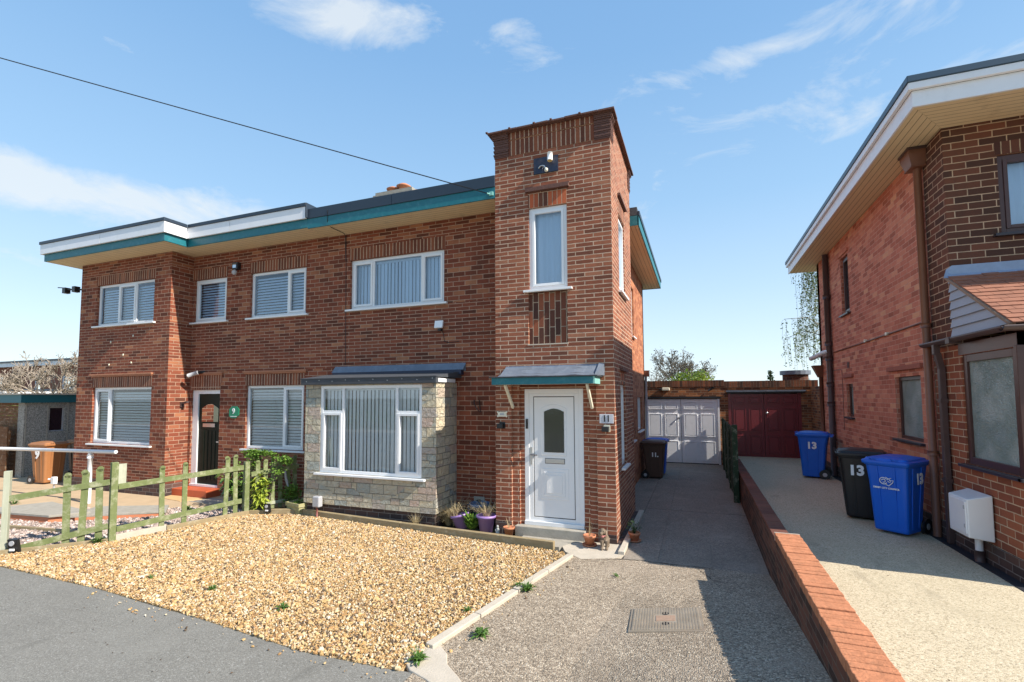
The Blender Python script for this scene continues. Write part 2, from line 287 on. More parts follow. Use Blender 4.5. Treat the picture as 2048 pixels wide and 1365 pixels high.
M_BLUEP = plain('blue_glazed_pot', (.10, .18, .30), .25, var=.3, vsc=20)
M_PLAQ = plain('grey_plaque', (.55, .55, .60), .35)
M_GRNP = plain('green_plaque', (.01, .22, .11), .35)
M_DOORD = plain('dark_green_door', (.008, .016, .010), .5, var=.2, spec=.25)

# ================================================================ mesh helpers
ORG = {}
class MB:
    def __init__(s): s.v = []; s.f = []; s.sm = []
    def quad(s, *p):
        i = len(s.v); s.v += [tuple(x) for x in p]; s.f.append(tuple(range(i, i+len(p)))); s.sm.append(0); return s
    def box(s, x0, x1, y0, y1, z0, z1):
        x0, x1 = sorted((x0, x1)); y0, y1 = sorted((y0, y1)); z0, z1 = sorted((z0, z1)); i = len(s.v)
        s.v += [(x0, y0, z0), (x1, y0, z0), (x1, y1, z0), (x0, y1, z0), (x0, y0, z1), (x1, y0, z1), (x1, y1, z1), (x0, y1, z1)]
        for f in ((0, 3, 2, 1), (4, 5, 6, 7), (0, 1, 5, 4), (1, 2, 6, 5), (2, 3, 7, 6), (3, 0, 4, 7)): s.f.append(tuple(i+k for k in f)); s.sm.append(0)
        return s
    def obox(s, c, ax, ay, az, hx, hy, hz):
        c = Vector(c); ax, ay, az = Vector(ax).normalized()*hx, Vector(ay).normalized()*hy, Vector(az).normalized()*hz; i = len(s.v)
        for sz in (-1, 1):
            for sx, sy in ((-1, -1), (1, -1), (1, 1), (-1, 1)): s.v.append(tuple(c+ax*sx+ay*sy+az*sz))
        for f in ((0, 3, 2, 1), (4, 5, 6, 7), (0, 1, 5, 4), (1, 2, 6, 5), (2, 3, 7, 6), (3, 0, 4, 7)): s.f.append(tuple(i+k for k in f)); s.sm.append(0)
        return s
    def bar(s, p0, p1, w_, h, up=(0, 0, 1)):
        p0, p1 = Vector(p0), Vector(p1); d = (p1-p0); L = d.length; d.normalize(); sd_ = d.cross(Vector(up)).normalized(); u = sd_.cross(d)
        return s.obox((p0+p1)/2, d, sd_, u, L/2, w_/2, h/2)
    def tube(s, pts, r, n=8, cap=True, radii=None):
        pts = [Vector(p) for p in pts]; i0 = len(s.v); prev = None
        for k, p in enumerate(pts):
            d = (pts[min(k+1, len(pts)-1)]-pts[max(k-1, 0)])
            if d.length < 1e-9: d = Vector((0, 0, 1))
            d.normalize(); a = d.cross(Vector((0, 0, 1)) if abs(d.z) < .9 else Vector((1, 0, 0))).normalized()
            if prev is not None and a.dot(prev) < 0: a = -a
            prev = a; b = d.cross(a); rr = radii[k] if radii else r
            for j in range(n): t_ = 2*math.pi*j/n; s.v.append(tuple(p+a*math.cos(t_)*rr+b*math.sin(t_)*rr))
        for k in range(len(pts)-1):
            for j in range(n): s.f.append((i0+k*n+j, i0+k*n+(j+1) % n, i0+(k+1)*n+(j+1) % n, i0+(k+1)*n+j)); s.sm.append(1)
        if cap:
            s.f.append(tuple(i0+j for j in range(n))); s.sm.append(0); s.f.append(tuple(i0+(len(pts)-1)*n+j for j in reversed(range(n)))); s.sm.append(0)
        return s
    def lathe(s, c, prof, n=20, sm=1):
        c = Vector(c); i0 = len(s.v)
        for (r_, z) in prof:
            for j in range(n): t_ = 2*math.pi*j/n; s.v.append((c.x+r_*math.cos(t_), c.y+r_*math.sin(t_), c.z+z))
        for k in range(len(prof)-1):
            for j in range(n): s.f.append((i0+k*n+j, i0+k*n+(j+1) % n, i0+(k+1)*n+(j+1) % n, i0+(k+1)*n+j)); s.sm.append(sm)
        s.f.append(tuple(i0+j for j in reversed(range(n)))); s.sm.append(0); s.f.append(tuple(i0+(len(prof)-1)*n+j for j in range(n))); s.sm.append(0)
        return s
    def ell(s, c, r_, n=10, m_=7, jit=0):
        c = Vector(c); i0 = len(s.v)
        for a in range(m_+1):
            ph = math.pi*a/m_
            for j in range(n):
                t_ = 2*math.pi*j/n; k = 1+random.uniform(-jit, jit)
                s.v.append((c.x+r_[0]*math.sin(ph)*math.cos(t_)*k, c.y+r_[1]*math.sin(ph)*math.sin(t_)*k, c.z+r_[2]*math.cos(ph)*k))
        for a in range(m_):
            for j in range(n): s.f.append((i0+a*n+j, i0+(a+1)*n+j, i0+(a+1)*n+(j+1) % n, i0+a*n+(j+1) % n)); s.sm.append(1)
        return s
    def prism(s, poly, z0, z1):
        n = len(poly); i = len(s.v)
        zz = lambda z, p: z(p) if callable(z) else z
        s.v += [(p[0], p[1], zz(z0, p)) for p in poly]+[(p[0], p[1], zz(z1, p)) for p in poly]
        s.f.append(tuple(i+k for k in reversed(range(n)))); s.f.append(tuple(i+n+k for k in range(n))); s.sm += [0, 0]
        for k in range(n): s.f.append((i+k, i+(k+1) % n, i+n+(k+1) % n, i+n+k)); s.sm.append(0)
        return s
    def build(s, name, mat, parent=None, bevel=0, local=False, solid=0):
        me = bpy.data.meshes.new(name); org = Vector((0, 0, 0)) if (local or parent is None) else ORG.get(parent, Vector((0, 0, 0)))
        V = np.array(s.v, dtype=float)
        me.from_pydata([tuple(x) for x in (V-np.array(org))], [], s.f)
        me.polygons.foreach_set('use_smooth', [bool(x) for x in s.sm])
        uvl = me.uv_layers.new(name='UVMap'); uvs = np.zeros(len(me.loops)*2); li = 0
        for p in me.polygons:
            nx, ny, nz_ = abs(p.normal.x), abs(p.normal.y), abs(p.normal.z)
            for vi in p.vertices:
                x, y, z = V[vi]
                if nz_ > .75: a, b = x, y
                elif ny >= nx: a, b = x, z
                else: a, b = y+.11, z
                if FLIP[0]: a, b = b, a
                uvs[2*li] = a; uvs[2*li+1] = b; li += 1
        uvl.data.foreach_set('uv', uvs)
        if mat: me.materials.append(mat)
        o = bpy.data.objects.new(name, me); COL.objects.link(o)
        if parent is not None: o.parent = parent; ORG[o] = org
        if bevel:
            b = o.modifiers.new('bevel', 'BEVEL'); b.width = bevel; b.segments = 2; b.limit_method = 'ANGLE'; b.angle_limit = R(40)
        return o
FLIP = [False]
def flip_build(mb, *a, **k):
    FLIP[0] = True; o = mb.build(*a, **k); FLIP[0] = False; return o
def tag(o, label=None, cat=None, group=None, kind=None):
    if label: o['label'] = label
    if cat: o['category'] = cat
    if group: o['group'] = group
    if kind: o['kind'] = kind
    return o
def thing(name, label, cat, loc=(0, 0, 0), rz=0, group=None):
    o = bpy.data.objects.new(name, None); COL.objects.link(o); o.location = loc; o.rotation_euler = (0, 0, rz); o.empty_display_size = .1
    ORG[o] = Vector(loc); return tag(o, label, cat, group)
def struct(name, mb, mat, kind='structure'):
    return tag(mb.build(name, mat), kind=kind)
def text(body, size, mat, name, parent, loc, rz=0, ext=.003, bold=.0, sx=1):
    cu_ = bpy.data.curves.new(name, 'FONT'); cu_.body = body; cu_.size = size; cu_.extrude = ext; cu_.offset = bold; cu_.align_x = 'CENTER'; cu_.align_y = 'CENTER'
    t_ = bpy.data.objects.new(name+'_tmp', cu_); COL.objects.link(t_); bpy.context.view_layer.update()
    me = bpy.data.meshes.new_from_object(t_); bpy.data.objects.remove(t_); me.name = name; me.materials.clear(); me.materials.append(mat)
    o = bpy.data.objects.new(name, me); COL.objects.link(o); o.parent = parent; o.location = loc; o.rotation_euler = (R(90), 0, rz); o.scale = (sx, 1, 1); return o
def M3(orient, p):
    """(u along wall, d depth into wall, z) -> world"""
    return {'F': lambda u, d, z: (u, p+d, z), 'E': lambda u, d, z: (p-d, u, z), 'W': lambda u, d, z: (p+d, u, z), 'B': lambda u, d, z: (u, p-d, z)}[orient]
def wbox(mb, T, u0, u1, d0, d1, z0, z1):
    a, b = T(u0, d0, z0), T(u1, d1, z1); mb.box(a[0], b[0], a[1], b[1], a[2], b[2]); return mb
def wall(mb, orient, p, u0, u1, z0, z1, th=.2, holes=()):
    T = M3(orient, p)
    us = sorted({u0, u1, *[h[0] for h in holes], *[h[1] for h in holes]}); zs = sorted({z0, z1, *[h[2] for h in holes], *[h[3] for h in holes]})
    us = [u for u in us if u0 <= u <= u1]; zs = [z for z in zs if z0 <= z <= z1]
    sol = lambda i, j: 0 <= i < len(us)-1 and 0 <= j < len(zs)-1 and not any(h[0] <= (us[i]+us[i+1])/2 <= h[1] and h[2] <= (zs[j]+zs[j+1])/2 <= h[3] for h in holes)
    fl = orient in 'EB'; fl = {'F': False, 'E': False, 'W': True, 'B': True}[orient]
    def q(a, b, c, d):
        pts = [T(*a), T(*b), T(*c), T(*d)]; mb.quad(*(reversed(pts) if fl else pts))
    for i in range(len(us)-1):
        for j in range(len(zs)-1):
            if not sol(i, j): continue
            a, b, c, d = us[i], us[i+1], zs[j], zs[j+1]
            q((a, 0, c), (b, 0, c), (b, 0, d), (a, 0, d)); q((b, th, c), (a, th, c), (a, th, d), (b, th, d))
            if not sol(i-1, j): q((a, th, c), (a, 0, c), (a, 0, d), (a, th, d))
            if not sol(i+1, j): q((b, 0, c), (b, th, c), (b, th, d), (b, 0, d))
            if not sol(i, j-1): q((a, th, c), (b, th, c), (b, 0, c), (a, 0, c))
            if not sol(i, j+1): q((a, 0, d), (b, 0, d), (b, th, d), (a, th, d))
    return mb
def window(parent, orient, p, u0, u1, z0, z1, lights, blind='vertical', mat=None, glass=None, sill=True, fw=.055, dep=.05, sillmat=None, name='window', sillov=.08):
    """lights: list of (ua, ub, za, zb, opening) fractions 0-1 of the frame"""
    mat = mat or M_UPVC; glass = glass or M_GLASS; T = M3(orient, p); f = MB(); g = MB(); d0, d1 = dep, dep+.06
    wbox(f, T, u0+.002, u0+fw, d0, d1, z0+.002, z1-.002); wbox(f, T, u1-fw, u1-.002, d0, d1, z0+.002, z1-.002); wbox(f, T, u0+fw, u1-fw, d0, d1, z1-fw, z1-.002); wbox(f, T, u0+fw, u1-fw, d0, d1, z0+.002, z0+fw)
    U = lambda t_: u0+(u1-u0)*t_; Z = lambda t_: z0+(z1-z0)*t_
    for (ua, ub, za, zb, op) in lights:
        a, b, c, d = U(ua), U(ub), Z(za), Z(zb)
        if ua > 0: a += .0; wbox(f, T, a-.022, a+.022, d0+.002, d1-.002, c+.01, d-.01)
        if zb < 1: wbox(f, T, a, b, d0+.004, d1-.004, d-.022, d+.022)
        m0 = (.022 if ua > 0 else fw); m1 = (.022 if ub < 1 else fw); n0 = (.022 if za > 0 else fw); n1 = (.022 if zb < 1 else fw)
        a2, b2, c2, d2 = a+m0, b-m1, c+n0, d-n1
        if op:
            s_ = .042
            wbox(f, T, a2, a2+s_, d0-.012, d1-.01, c2, d2); wbox(f, T, b2-s_, b2, d0-.012, d1-.01, c2, d2); wbox(f, T, a2+s_, b2-s_, d0-.012, d1-.01, c2, c2+s_); wbox(f, T, a2+s_, b2-s_, d0-.012, d1-.01, d2-s_, d2)
            a2 += s_; b2 -= s_; c2 += s_; d2 -= s_
        pq = [T(a2-.004, d0+.027, c2-.004), T(b2+.004, d0+.027, c2-.004), T(b2+.004, d0+.027, d2+.004), T(a2-.004, d0+.027, d2+.004)]; g.quad(*(pq if orient in 'FE' else reversed(pq)))
    fr = f.build(name, mat, parent, bevel=.003); g.build('pane', glass, fr)
    if sill:
        s2 = MB(); wbox(s2, T, u0-sillov, u1+sillov, -.06, d0+.01, z0-.04, z0-.004); s2.build('sill', sillmat or mat, fr, bevel=.004)
    bm_ = MB(); db = d1+(.07 if blind == 'venetian' else .045)
    if blind == 'vertical':
        wbox(bm_, T, u0+.03, u1-.03, db-.02, db+.03, z1-.09, z1-.05)
        n = int((u1-u0)/.083); an = R(15)
        for i in range(n):
            u = u0+.05+(u1-u0-.1)*(i+.5)/n; wv_ = .042; jt = random.uniform(-.12, .12)
            c_, s_ = math.cos(an+jt)*wv_, math.sin(an+jt)*wv_
            bm_.quad(T(u-c_, db+s_, z0+.04), T(u+c_, db-s_, z0+.04), T(u+c_, db-s_, z1-.09), T(u-c_, db+s_, z1-.09))
    elif blind == 'venetian':
        n = int((z1-z0-.1)/.062)
        for i in range(n):
            z = z0+.06+i*.062; bm_.quad(T(u0+.04, db-.045, z-.024), T(u1-.04, db-.045, z-.024), T(u1-.04, db-.018, z+.022), T(u0+.04, db-.018, z+.022))
    elif blind == 'net':
        n = int((u1-u0)/.03); pr = None
        for i in range(n+1):
            u = u0+.03+(u1-u0-.06)*i/n; d_ = db+.01*math.sin(i*1.3)+.006*math.sin(i*.7)
            if pr: bm_.quad(T(pr[0], pr[1], z0+.02), T(u, d_, z0+.02), T(u, d_, z1-.05), T(pr[0], pr[1], z1-.05))
            pr = (u, d_)
    if bm_.f: bm_.build('blind', M_BLIND, fr)
    return fr

def leaves(mb, c, rad, n, size, flat=.5, shell=.35, down=0):
    c = Vector(c)
    for _ in range(n):
        while True:
            p = Vector((random.uniform(-1, 1), random.uniform(-1, 1), random.uniform(-1, 1)))
            if shell**2 < p.length_squared < 1: break
        q = c+Vector((p.x*rad[0], p.y*rad[1], p.z*rad[2])); s_ = size*random.uniform(.6, 1.3)
        a = Vector((random.gauss(0, 1), random.gauss(0, 1), random.gauss(0, 1)*flat-down)).normalized()
        b = a.cross(Vector((random.gauss(0, .5), random.gauss(0, .5), 1))).normalized()*s_*.45; nrm = a.cross(b).normalized()*s_*.12
        mb.quad(q, q+a*s_*.5+b+nrm, q+a*s_, q+a*s_*.5-b+nrm)
    return mb
def blades(mb, c, n, h, spread, w_=.006, seg=3, droop=.5):
    c = Vector(c)
    for _ in range(n):
        th = random.uniform(0, 6.283); d = Vector((math.cos(th), math.sin(th), 0)); hh = h*random.uniform(.5, 1.1); sp = spread*random.uniform(.1, 1); sd_ = Vector((-d.y, d.x, 0))*w_/2
        o = c+d*random.uniform(0, .3)*spread*.4; pts = []
        for k in range(seg+1):
            t_ = k/seg; pts.append(o+d*sp*t_**1.4+Vector((0, 0, hh*(t_-droop*t_*t_*random.uniform(.2, .8)))))
        for k in range(seg):
            a = 1-k/seg*.7; b = 1-(k+1)/seg*.8; mb.quad(pts[k]-sd_*a, pts[k]+sd_*a, pts[k+1]+sd_*b, pts[k+1]-sd_*b)
    return mb
MINR = [0]
def branch(mb, tips, p, d, L, r_, depth, spread=.55, up=.1, seg=3, ratio=.72, kids=3, sides=5, twist=.25):
    pts = [p]; rs = [r_]; q = Vector(p); dd = Vector(d)
    for k in range(seg):
        dd = (dd+Vector((random.gauss(0, twist), random.gauss(0, twist), random.gauss(0, twist)+up))*.5).normalized(); q = q+dd*L/seg; pts.append(q.copy()); rs.append(r_*(1-.45*(k+1)/seg))
    mb.tube(pts, r_, sides, cap=False, radii=[max(q_, MINR[0]) for q_ in rs])
    if depth == 0: tips.append((q, dd)); return
    for k in range(kids):
        j = random.choice(range(1, seg+1)) if k else seg
        nd = (dd+Vector((random.gauss(0, 1), random.gauss(0, 1), random.gauss(0, .7)))*spread).normalized()
        branch(mb, tips, pts[j].copy(), nd, L*ratio*random.uniform(.75, 1.15), rs[j]*.75, depth-1, spread, up, seg, ratio, kids, max(3, sides-1), twist)

exec_parts = True
# ================================================================ ground
g = MB(); g.quad((-600, -600, -.06), (600, -600, -.06), (600, 600, -.06), (-600, 600, -.06)); struct('ground', g, M_EARTH)
EDGE = [(-60, -3.1), (-20, -3.4), (-7.28, -3.63), (-5.2, -3.65), (-4.3, -3.72), (-3.44, -3.77), (-2.6, -3.84), (-2.06, -3.9), (-1.5, -3.88), (-.95, -3.84), (-.5, -3.95), (0, -4.15), (1.89, -4.6), (2.2, -4.9), (60, -5.3)]
g = MB()
for a, b in zip(EDGE[:-1], EDGE[1:]): g.quad((a[0], -9.4, .005), (b[0], -9.4, .005), (b[0], b[1], .005), (a[0], a[1], .005))
struct('footway', g, M_ASPH)
g = MB(); g.quad((-300, -18, -.02), (300, -18, -.02), (300, -9.4, -.02), (-300, -9.4, -.02)); struct('road', g, M_ASPH)
g = MB(); g.box(-60, 60, -9.52, -9.4, -.04, .03); struct('kerb', g, M_CONC)
def kx(y):   # line of the concrete edging between gravel and drive
    t_ = (y+.75)/(-3.57+.75); return -.51+(-1.04+.51)*t_
def gz(x, y):
    return .12*max(0, -y-.6)*min(1, max(0, (x-.3)/1.58))
g = MB(); ys = [-.60, -.9, -1.3, -1.7, -2.1, -2.5, -2.9, -3.3, -3.7, -4.1, -4.6]
for y0, y1 in zip(ys[:-1], ys[1:]):
    xa, xb = max(kx(y0), -1.0)+.02, max(kx(y1), -1.0)+.02
    for k in range(10):
        A = lambda x0, t_: x0+(1.89-x0)*t_
        x00, x01, x10, x11 = A(xa, k/10), A(xa, (k+1)/10), A(xb, k/10), A(xb, (k+1)/10)
        g.quad((x10, y1, .012+gz(x10, y1)), (x11, y1, .012+gz(x11, y1)), (x01, y0, .012+gz(x01, y0)), (x00, y0, .012+gz(x00, y0)))
struct('driveway', g, M_DRIVE)
g = MB()
for (a, b) in ((.17, .60), (.612, 1.255), (1.267, 1.90)):
    y = -.595
    for L_ in (3.1, 3.6, 3.4):
        y1 = min(y+L_, 9.31); g.box(a, b, y, y1-.012, -.05, .008+random.uniform(0, .004)); y = y1
        if y >= 9.3: break
struct('side_passage_paving', g, M_DRIVB)
g = MB(); g.box(.165, 1.905, -.597, 9.31, -.05, .003); struct('passage_bed', g, M_DRIVB)
g = MB(); g.box(-.32, .16, 2.2, 9.31, -.05, .006); struct('passage_edge', g, M_DRIVB)
g = MB(); g.prism([(-.62, -.58), (-.35, -.80), (.06, -.62), (.155, -.45), (.155, .0), (-.02, .0), (-.46, -.02), (-.75, -.30)], -.05, .014); struct('door_path', g, M_CONCL)
g = MB(); g.prism([(-1.42, -.42), (-.75, -.43), (-.60, -.14), (-.46, -.02), (-1.42, -.02)], -.05, .018); struct('door_slab', g, M_CONC)
g = MB(); g.quad((2.06, -4.9, .292), (40, -4.9, .292), (40, -1.0, .292), (2.06, -1.0, .292)); g.quad((2.06, -1.0, .292), (4.1, -1.0, .292), (4.1, 9.31, .292), (2.06, 9.31, .292)); g.quad((2.06, -4.9, -.06), (40, -4.9, -.06), (40, -4.9, .292), (2.06, -4.9, .292))
struct('resin_driveway', g, M_RESIN)
GRAV = [(-7.88, -3.45), (-7.08, -2.42), (-6.62, -.55), (-6.27, -.38), (-5.8, -.18), (-1.0, -.60), (-.62, -.66), (-.56, -.80), (-1.05, -3.50), (-1.1, -3.86), (-2.06, -3.9), (-3.44, -3.77), (-5.2, -3.65), (-7.9, -3.62)]
g = MB(); g.prism(GRAV, -.05, .010); tag(g.build('gravel_bed', M_GBASE), kind='structure')
PINKP = [(-12.2, -3.45), (-11.6, -1.75), (-9.2, -1.0), (-8.3, -.45), (-7.4, -.3), (-6.9, -.2), (-6.66, -.45), (-7.12, -2.42), (-7.95, -3.3), (-7.95, -3.5)]
g = MB(); g.prism(PINKP, -.05, .006); tag(g.build('pink_gravel_bed', M_PBASE), kind='structure')
def inside(P, x, y):
    c = np.zeros(len(x), bool); n = len(P)
    for i in range(n):
        x0, y0 = P[i]; x1, y1 = P[(i+1) % n]
        k = ((y0 > y) != (y1 > y)) & (x < (x1-x0)*(y-y0)/(y1-y0+1e-12)+x0); c ^= k
    return c
def stones(name, poly, n, size, mat, z0=.008, label=None, zvar=.012, mound=None):
    P = np.array(poly); lo, hi = P.min(0), P.max(0); x = rng.uniform(lo[0], hi[0], n*3); y = rng.uniform(lo[1], hi[1], n*3); k = inside(poly, x, y); x, y = x[k][:n], y[k][:n]; n = len(x)
    ph = (1+5**.5)/2; iv = np.array([(-1, ph, 0), (1, ph, 0), (-1, -ph, 0), (1, -ph, 0), (0, -1, ph), (0, 1, ph), (0, -1, -ph), (0, 1, -ph), (ph, 0, -1), (ph, 0, 1), (-ph, 0, -1), (-ph, 0, 1)])/np.linalg.norm((1, ph, 0))
    fc = np.array([(0, 11, 5), (0, 5, 1), (0, 1, 7), (0, 7, 10), (0, 10, 11), (1, 5, 9), (5, 11, 4), (11, 10, 2), (10, 7, 6), (7, 1, 8), (3, 9, 4), (3, 4, 2), (3, 2, 6), (3, 6, 8), (3, 8, 9), (4, 9, 5), (2, 4, 11), (6, 2, 10), (8, 6, 7), (9, 8, 1)])
    s_ = size*np.exp(rng.normal(0, .40, n)); sc = np.stack([s_*rng.uniform(.8, 1.35, n), s_*rng.uniform(.7, 1.1, n), s_*rng.uniform(.45, .75, n)], 1)
    V = iv[None]*(1+rng.uniform(-.16, .16, (n, 12, 1)))*sc[:, None, :]
    q = rng.normal(size=(n, 4)); q[:, 0] += 0; q[:, 1:3] *= .5; q /= np.linalg.norm(q, axis=1)[:, None]; a, b, c, d = q.T
    Rm = np.stack([np.stack([1-2*(c*c+d*d), 2*(b*c-a*d), 2*(b*d+a*c)], 1), np.stack([2*(b*c+a*d), 1-2*(b*b+d*d), 2*(c*d-a*b)], 1), np.stack([2*(b*d-a*c), 2*(c*d+a*b), 1-2*(b*b+c*c)], 1)], 1)
    V = np.einsum('nij,nkj->nki', Rm, V); z = z0+rng.uniform(0, zvar, n)
    if mound is not None: z = z+mound(x, y)
    V += np.stack([x, y, z], 1)[:, None, :]
    F = (fc[None]+12*np.arange(n)[:, None, None]).reshape(-1)
    me = bpy.data.meshes.new(name); me.vertices.add(n*12); me.vertices.foreach_set('co', V.reshape(-1)); nf = n*20
    me.loops.add(nf*3); me.loops.foreach_set('vertex_index', F); me.polygons.add(nf); me.polygons.foreach_set('loop_start', np.arange(nf)*3); me.polygons.foreach_set('use_smooth', np.zeros(nf, bool)); me.update(calc_edges=True)
    at = me.attributes.new('rnd', 'FLOAT', 'POINT'); 
    fq = np.sin(x*1.7+1.3*np.sin(y*2.1))*np.cos(y*1.9+np.sin(x*1.1))*.5+.5*np.sin(x*4.3+y*3.1)*np.sin(y*5.2-x*2.2); rv = rng.uniform(0, 1, n); dk = rng.uniform(0, 1, n) < np.clip((fq-.35)*.55, 0, .35); rv[dk] *= .3
    at.data.foreach_set('value', np.repeat(rv, 12)); me.materials.append(mat)
    o = bpy.data.objects.new(name, me); COL.objects.link(o); return tag(o, label, 'gravel', kind='stuff')
stones('golden_gravel', GRAV, 125000, .0086, M_GOLD, .012, 'loose golden gravel filling the front garden of the house with the tower', zvar=.016)
stones('pink_gravel', PINKP, 16000, .014, M_PINK, .008, 'pale pink gravel behind the green picket fence')
# scattered stones that have strayed on the kerb and drive
SC_P = [(-.56, -.8), (-.3, -1.2), (-.8, -3.6), (-.9, -4.05), (-3.4, -4.0), (-5.2, -3.85), (-5.2, -3.62), (-2.06, -3.86), (-1.1, -3.8)]
stones('stray_gravel', SC_P, 420, .008, M_GOLD, .014, 'stray stones scattered beyond the edge of the golden gravel', zvar=.004)
# edging kerb between gravel and drive
t0 = thing('concrete_edging', 'cracked pale concrete edging between golden gravel and the aggregate drive', 'edging', (-.8, -2, 0))
g = MB(); L0 = Vector((-.50, -.74, 0)); L1 = Vector((-1.05, -3.50, 0)); d = (L1-L0); n_ = 4
for i in range(n_):
    a, b = L0+d*(i/n_)+d*.004, L0+d*((i+1)/n_)-d*.002; g.bar(a+Vector((0, 0, .012)), b+Vector((0, 0, .012)), .085, .075+.01*(i % 2), up=(0.06*(i % 2), 0, 1))
g.build('edging_strip', M_CONCL, t0, bevel=.008)
g = MB(); g.prism([(-1.15, -3.50), (-.98, -3.42), (-.86, -3.52), (-.78, -3.66), (-.60, -3.80), (-.42, -3.98), (-.6, -4.02), (-.85, -3.90), (-1.02, -3.84), (-1.18, -3.70)], -.03, .022); g.build('broken_concrete_lump', M_CONCL, t0, bevel=.01)
# timber edging along the beds
t0 = thing('timber_edging', 'weathered timber edging board along the flower bed under the stone bay', 'edging', (-3.5, -.3, 0))
pts = [(-6.25, -.345), (-5.75, -.13), (-3.45, -.33), (-.80, -.49)]
for a, b in zip(pts[:-1], pts[1:]):
    g = MB(); a, b = Vector((*a, .05)), Vector((*b, .05)); dd = (b-a).normalized()*.004; g.bar(a+dd, b-dd, .075, .12); g.build('board', M_TIMB, t0, bevel=.006)
t0 = thing('gravel_board', 'grey concrete gravel board under the green picket fence', 'edging', (-6.9, -1.5, 0))
g = MB(); g.bar((-7.13, -2.44, .045), (-6.98, -1.75, .045), .05, .12); g.build('concrete_board', M_CONCL, t0, bevel=.005)
g = MB(); g.bar((-6.978, -1.74, .04), (-6.62, -.50, .04), .045, .10); g.bar((-6.61, -.49, .04), (-6.29, -.36, .04), .045, .10); g.build('timber_board', M_TIMB, t0, bevel=.005)
g = MB(); g.bar((-7.95, -3.4, .03), (-7.14, -2.46, .03), .035, .07); g.build('end_board', M_TIMB, t0, bevel=.004)
# concrete kerb along the tower's flank
g = MB(); g.box(.08, .165, -.45, 2.1, -.04, .06); tag(g.build('concrete_upstand', M_CONCL, None, bevel=.008), 'thin pale concrete upstand running along the foot of the tower flank', 'edging')
g = MB(); g.box(.002, .078, .0, 2.1, -.04, .03); struct('flank_gutter', g, M_PLI)
# manhole
t0 = thing('manhole_cover', 'rusty grey steel inspection cover with raised studs set in the drive', 'manhole cover', (.815, -2.405, .018+gz(.815, -2.405)), R(4)); t0.rotation_euler = (-.035, -.135, R(4))
g = MB(); g.box(-.325, .325, -.27, .27, -.03, .004); g.build('frame', plain('rusty_steel', (.32, .27, .21), .65, .3, var=.3, dirt=(.28, .16, .09), dirtk=.3), t0, local=True)
g = MB(); g.box(-.30, .30, -.245, .245, .002, .009)
for i in range(24):
    for j in range(19):
        x, y = -.285+i*.0248, -.232+j*.0258
        if abs(x) < .105 and abs(y) < .085: continue
        g.box(x-.0065, x+.0065, y-.0065, y+.0065, .008, .014)
g.build('studded_plate', plain('worn_steel', (.40, .34, .265), .6, .3, var=.3, dirt=(.3, .2, .12), dirtk=.25), t0, local=True)
g = MB(); g.box(-.085, .085, -.062, .062, .008, .0125); g.build('badge', plain('rust_badge', (.36, .24, .17), .75, var=.3, vsc=30), t0, local=True)
for s_ in (-1, 1): MB().lathe((0, s_*.115, .008), [(.035, 0), (.035, .003), (.028, .003)], 14).build('lifting_key_hole', M_BLACK, t0, local=True)
def crack(lab, pts, w_, z=.0165):
    P_ = []
    for a, b in zip(pts[:-1], pts[1:]):
        for k in range(6):
            t_ = k/6; P_.append(Vector((a[0]+(b[0]-a[0])*t_+random.uniform(-.012, .012), a[1]+(b[1]-a[1])*t_+random.uniform(-.012, .012))))
    P_.append(Vector(pts[-1])); g_ = MB()
    for i in range(len(P_)-1):
        d = (P_[i+1]-P_[i]).normalized(); n = Vector((-d.y, d.x))*w_*random.uniform(.3, 1); q = [P_[i]-n, P_[i+1]-n, P_[i+1]+n, P_[i]+n]
        g_.quad(*[(p.x, p.y, z+gz(p.x, p.y)) for p in q])
    tag(g_.build('surface_crack', plain('crack_dark', (.025, .02, .016), .95), None), lab, 'crack', 'cracks and joints in the drive')
crack('long dark joint where the aggregate drive meets the slabs of the side passage', [(.17, -.62), (.45, -.60), (.8, -.61), (1.18, -.60), (1.3, -.66)], .008)
crack('forked crack running from the joint towards the low wall', [(1.05, -.60), (1.12, -.78), (1.20, -.95), (1.24, -1.12), (1.40, -1.2)], .007)
crack('thin crack beside the concrete edging at the top of the drive', [(-.34, -.84), (-.05, -.72), (.17, -.63)], .005)
g = MB()
for _ in range(420):
    r_ = random.random()
    if r_ < .3: x, y, z = random.uniform(-.5, 1.85), random.uniform(-4, 6), .017
    elif r_ < .75: x, y, z = random.uniform(2.1, 4.0), random.uniform(-3.2, 8), .297
    else: x, y, z = random.uniform(-7, 0), random.uniform(-4.6, -3.95), .010
    if r_ < .3: z += gz(x, y) if y < -.6 else 0
    if r_ < .3 and y < 0 and x < kx(max(y, -3.5))+.1: continue
    if random.random() < .35: x = (1.86 if r_ < .3 else 2.12 if r_ < .5 else 4.0)+random.uniform(-.06, .03) if r_ < .75 else x
    a = random.uniform(0, 6.28); s_ = random.uniform(.004, .012); d = Vector((math.cos(a), math.sin(a), 0))*s_; n = Vector((-d.y, d.x, random.uniform(0, .006)))*.5; c = Vector((x, y, z+.002)); g.quad(c-d, c-n, c+d, c+n)
tag(g.build('leaf_litter', plain('dead_leaf', (.10, .06, .035), .9, var=.5), None), 'dark scraps of dead leaf scattered over the drives and footway', 'leaf litter', kind='stuff')

